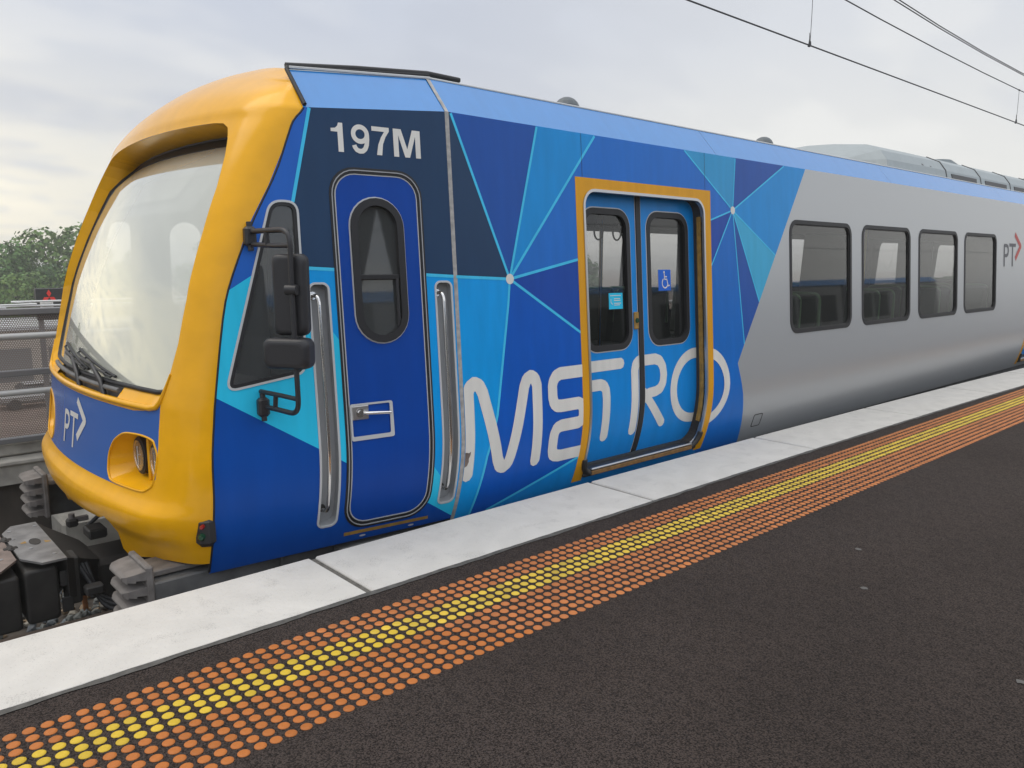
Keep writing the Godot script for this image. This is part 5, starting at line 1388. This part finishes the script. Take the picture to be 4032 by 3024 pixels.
func background() -> void:
	wire("contact_wire", "lowest overhead wire above the train, the contact wire", sag(4.02, 4.02, ZC, -0.05), 0.0095)
	wire("catenary_wire", "sagging overhead wire just above the contact wire", sag(4.60, 4.60, ZC, 1.3), 0.0085)
	wire("feeder_wire", "lower one of the two topmost parallel overhead wires", sag(4.885, 4.885, ZC, 2.2), 0.008)
	wire("feeder_wire", "topmost of the overhead wires at the right edge", sag(4.910, 4.910, ZC, 2.5), 0.008)
	for k in 2:
		var st := begin(); tube(st, sag([4.02, 4.60][k], [4.02, 4.60][k], 12.5, [-0.05, 1.3][k]), 0.01, 6)
		tag(obj("overhead_wire", st, M.wire), ["lower", "upper"][k] + " wire over the second track, seen only as a thin line mirrored in the windows", "overhead wire", "wires over the second track")
	for k in 4:
		var x: float = [0.33, 8.15, 15.97, 23.8][k]
		var u := fposmod(x + 9.0, 50.0) / 50.0
		var yt := 4.60 + 1.3 * (2 * u - 1) * (2 * u - 1); var yb := 4.02 - 0.05 * (2 * u - 1) * (2 * u - 1)
		var d := thing("dropper", ["thin vertical dropper hanging from the catenary over the cab", "thin vertical dropper with a clamp on the contact wire, over the doors and lettering", "thin vertical dropper with clamps near the right edge of the view", "thin vertical dropper furthest along the line"][k], "dropper", Vector3(x, yb, ZC), "droppers between the overhead wires")
		var st := begin(); tube(st, [Vector3.ZERO, Vector3(0.006, (yt - yb) * 0.5, 0), Vector3(0, yt - yb, 0)], 0.0035, 5); obj("rod", st, M.wire, d)
		st = begin(); tube(st, [Vector3(-0.02, -0.015, 0), Vector3(-0.006, 0.03, 0), Vector3(-0.012, 0.075, 0), Vector3(-0.022, 0.14, 0)], [0.018, 0.014, 0.006, 0.003], 6); tube(st, [Vector3(0.012, -0.012, 0), Vector3(0, 0.045, 0)], 0.012, 6); obj("clamp", st, M.wire, d)
		st = begin(); bx(st, Vector3(0, yt - yb, 0), Vector3(0.04, 0.03, 0.02), 0.006); obj("clamp", st, M.wire, d)
	# white tubular rail beyond the fence
	var t := thing("tubular_rail", "white tubular rail with zigzag braces just beyond the fence", "railing", Vector3(0, 0, -8.0))
	for y in [0.972, 0.925]:
		var st := begin(); tube(st, [Vector3(0.62 if y > 0.95 else -6.0, y, 0.0), Vector3(9, y - 0.01, 0)], 0.012, 8); obj("rail", st, M.white_paint, t)
	var st := begin(); tube(st, [Vector3(0.62, 0.972, 0), Vector3(0.86, 0.945, 0.1), Vector3(-0.4, 0.935, 0.1)], 0.010, 8); tube(st, [Vector3(0.55, 0.91, 0.1), Vector3(0.35, 0.925, 0.1), Vector3(-0.5, 0.915, 0.05)], 0.010, 8); obj("brace", st, M.white_paint, t)
	for x in [-3.0, 2.4, 7.5]:
		st = begin(); bx(st, Vector3(x, -0.8, 0.0), Vector3(0.05, 3.5, 0.05), 0.01); obj("post", st, M.white_paint, t)
	st = begin(); bx(st, Vector3(1.0, 0.90, -0.1), Vector3(0.12, 0.13, 0.12), 0.01); obj("bracket_box", st, M.white_paint, t)
	# dark sign board with a red emblem of three diamonds
	t = thing("sign_board", "black sign board with a red emblem of three diamonds in front of the trees", "sign", Vector3(4.02, -7, -28))
	st = begin(); bx(st, Vector3(1.58, 7.0, 0), Vector3(2.0, 1.08, 0.25), 0.02); obj("board", st, M.sign_black, t)
	for x in [0.7, 2.45]:
		st = begin(); bx(st, Vector3(x, 3.3, -0.05), Vector3(0.16, 6.6, 0.16), 0.02); obj("post", st, M.fence_steel, t)
	var c := Vector3(0.97, 7.245, 0.13)
	for k in 3:
		st = begin()
		var a := PI / 2 + TAU * k / 3.0; var ax := Vector3(cos(a), sin(a), 0); var sd := Vector3(-sin(a), cos(a), 0)
		var v := [c, c + ax * 0.125 + sd * 0.072, c + ax * 0.25, c + ax * 0.125 - sd * 0.072]
		quad(st, v[0] + Vector3(0, 0, 0.02), v[1] + Vector3(0, 0, 0.02), v[2] + Vector3(0, 0, 0.02), v[3] + Vector3(0, 0, 0.02), Vector3.BACK)
		for i in 4: quad(st, v[i], v[(i + 1) % 4], v[(i + 1) % 4] + Vector3(0, 0, 0.02), v[i] + Vector3(0, 0, 0.02))
		obj("emblem_diamond", st, M.sign_red, t)
	# low showroom and a parked car glimpsed through the mesh
	t = thing("showroom", "low pale showroom building behind the mesh fence", "building", Vector3(10, -7, -62))
	st = begin(); bx(st, Vector3(0, 2.0, 0), Vector3(26, 4.0, 10), 0.05); obj("wall", st, M.shed_wall, t)
	st = begin(); bx(st, Vector3(0, 4.1, 0), Vector3(26.6, 0.3, 10.6), 0.05); obj("roof", st, M.shed_roof, t)
	for k in 6:
		st = begin(); bx(st, Vector3(-10.5 + 4.2 * k, 1.7, 5.0), Vector3(3.2, 2.2, 0.08), 0.02); obj("window", st, M.grey_glass, t)
	for k in 3:
		t = thing("parked_car", ["white car parked in the yard behind the fence, leftmost of three", "silver car parked in the yard behind the fence, between two others", "white car parked in the yard behind the fence, rightmost of three"][k], "car", Vector3(3.2 + 5.2 * k, -7, -50), "cars parked in the yard")
		st = begin(); bx(st, Vector3(0, 0.62, 0), Vector3(4.3, 0.6, 1.75), 0.18); obj("body", st, M.white_paint if k != 1 else M.aluminium, t)
		st = begin(); bx(st, Vector3(0.1, 1.12, 0), Vector3(2.4, 0.55, 1.5), 0.24); obj("cabin", st, M.window_dark, t)
		st = begin(); bx(st, Vector3(0.1, 1.40, 0), Vector3(1.7, 0.05, 1.3), 0.02); obj("car_roof", st, M.white_paint if k != 1 else M.aluminium, t)
		for x in [-1.35, 1.35]:
			for z in [-0.82, 0.82]:
				st = begin(); tube(st, [Vector3(x, 0.32, z - 0.1), Vector3(x, 0.32, z + 0.1)], 0.32, 14); obj("wheel", st, M.rubber, t)
	# trees
	var kinds := [tree_mesh(3, 11.2, 3.4, Color(0.075, 0.155, 0.04)), tree_mesh(8, 9.8, 3.9, Color(0.095, 0.175, 0.038)), tree_mesh(15, 10.4, 3.1, Color(0.06, 0.135, 0.04))]
	for k in 3:
		kinds[k][0].surface_set_material(0, M["leaf%d" % k]); kinds[k][1].surface_set_material(0, M.bark)
	var r := RandomNumberGenerator.new(); r.seed = 99
	var seen := [[11.4, -75.0, 0, 0.90, "tree with a pointed crown nearest the left edge of the view"], [15.9, -76.0, 1, 1.19, "tallest dark tree, its crown cut off by the yellow train front"],
		[13.9, -81.0, 2, 0.93, "thin-crowned tree in the dip between the two taller trees"], [16.0, -66.0, 1, 0.84, "yellowish green tree behind the sign, lower than the dark tree above it"],
		[9.8, -78.0, 2, 0.94, "dark tree at the very left edge behind the pointed tree"], [11.6, -67.0, 1, 0.78, "low bushy tree left of the black sign"], [13.6, -70.0, 2, 0.80, "low green tree directly above the left corner of the black sign"]]
	for k in 22: seen.append([(-55.0 if k < 9 else -28.0) + 5.6 * k + r.randf_range(-1.4, 1.4), -78.0 + r.randf_range(-5, 5), r.randi() % 3, 0.82 + 0.22 * r.randf(), "green tree of the far row, glimpsed only through or in the train windows"])
	for s in seen:
		t = thing("tree", s[4], "tree", Vector3(s[0], -7, s[1]), "trees beyond the yard")
		t.rotation.y = r.randf() * TAU; t.scale = Vector3(s[3], s[3], s[3])
		inst("crown", kinds[s[2]][0], null, t, Transform3D()); inst("trunk", kinds[s[2]][1], null, t, Transform3D())
	t = thing("canopy_post", "dark A-frame canopy post, seen only as a reflection in the driver's door window", "post", Vector3(0, 0, 5.2))
	for e in [[2.35, 3.26], [3.95, 3.44]]:
		st = begin(); tube(st, [Vector3(e[0], 0, 0), Vector3(lerpf(e[0], e[1], 0.8), 2.45, 0), Vector3(e[1], 3.1, 0)], 0.11, 8); obj("leg", st, M.dark_metal, t)
	st = begin(); bx(st, Vector3(3.35, 3.35, 0), Vector3(0.7, 0.5, 0.25), 0.04); bx(st, Vector3(3.35, 3.75, 0), Vector3(5.0, 0.3, 0.25), 0.04); obj("head", st, M.dark_metal, t)
	# the train across the platform that shows as a blue band in the window glass
	t = thing("second_train", "second train across the platform, seen only as a blue band reflected in windows", "train", Vector3(0, 0, 11.0))
	st = begin(); bx(st, Vector3(12, 1.06, 1.55), Vector3(60, 2.3, 3.0), 0.05); obj("body", st, M.side_grey, t)
	for k in 30:
		st = begin(); bx(st, Vector3(-14 + 1.7 * k, 1.25, 0.05), Vector3(1.45 if k % 4 < 3 else 0.9, 1.1 if k % 4 < 3 else 1.9, 0.02), 0.005); obj("window", st, M.window_dark, t)
	st = begin(); quad(st, Vector3(-18, 2.21, 0.04), Vector3(42, 2.21, 0.04), Vector3(42, 2.46, 0.3), Vector3(-18, 2.46, 0.3), Vector3(0, 1, -1)); obj("cove", st, M.cove, t)
	st = begin(); bx(st, Vector3(12, 2.40, 1.55), Vector3(60, 0.14, 2.5), 0.04); obj("roof", st, M.roof_grey, t)
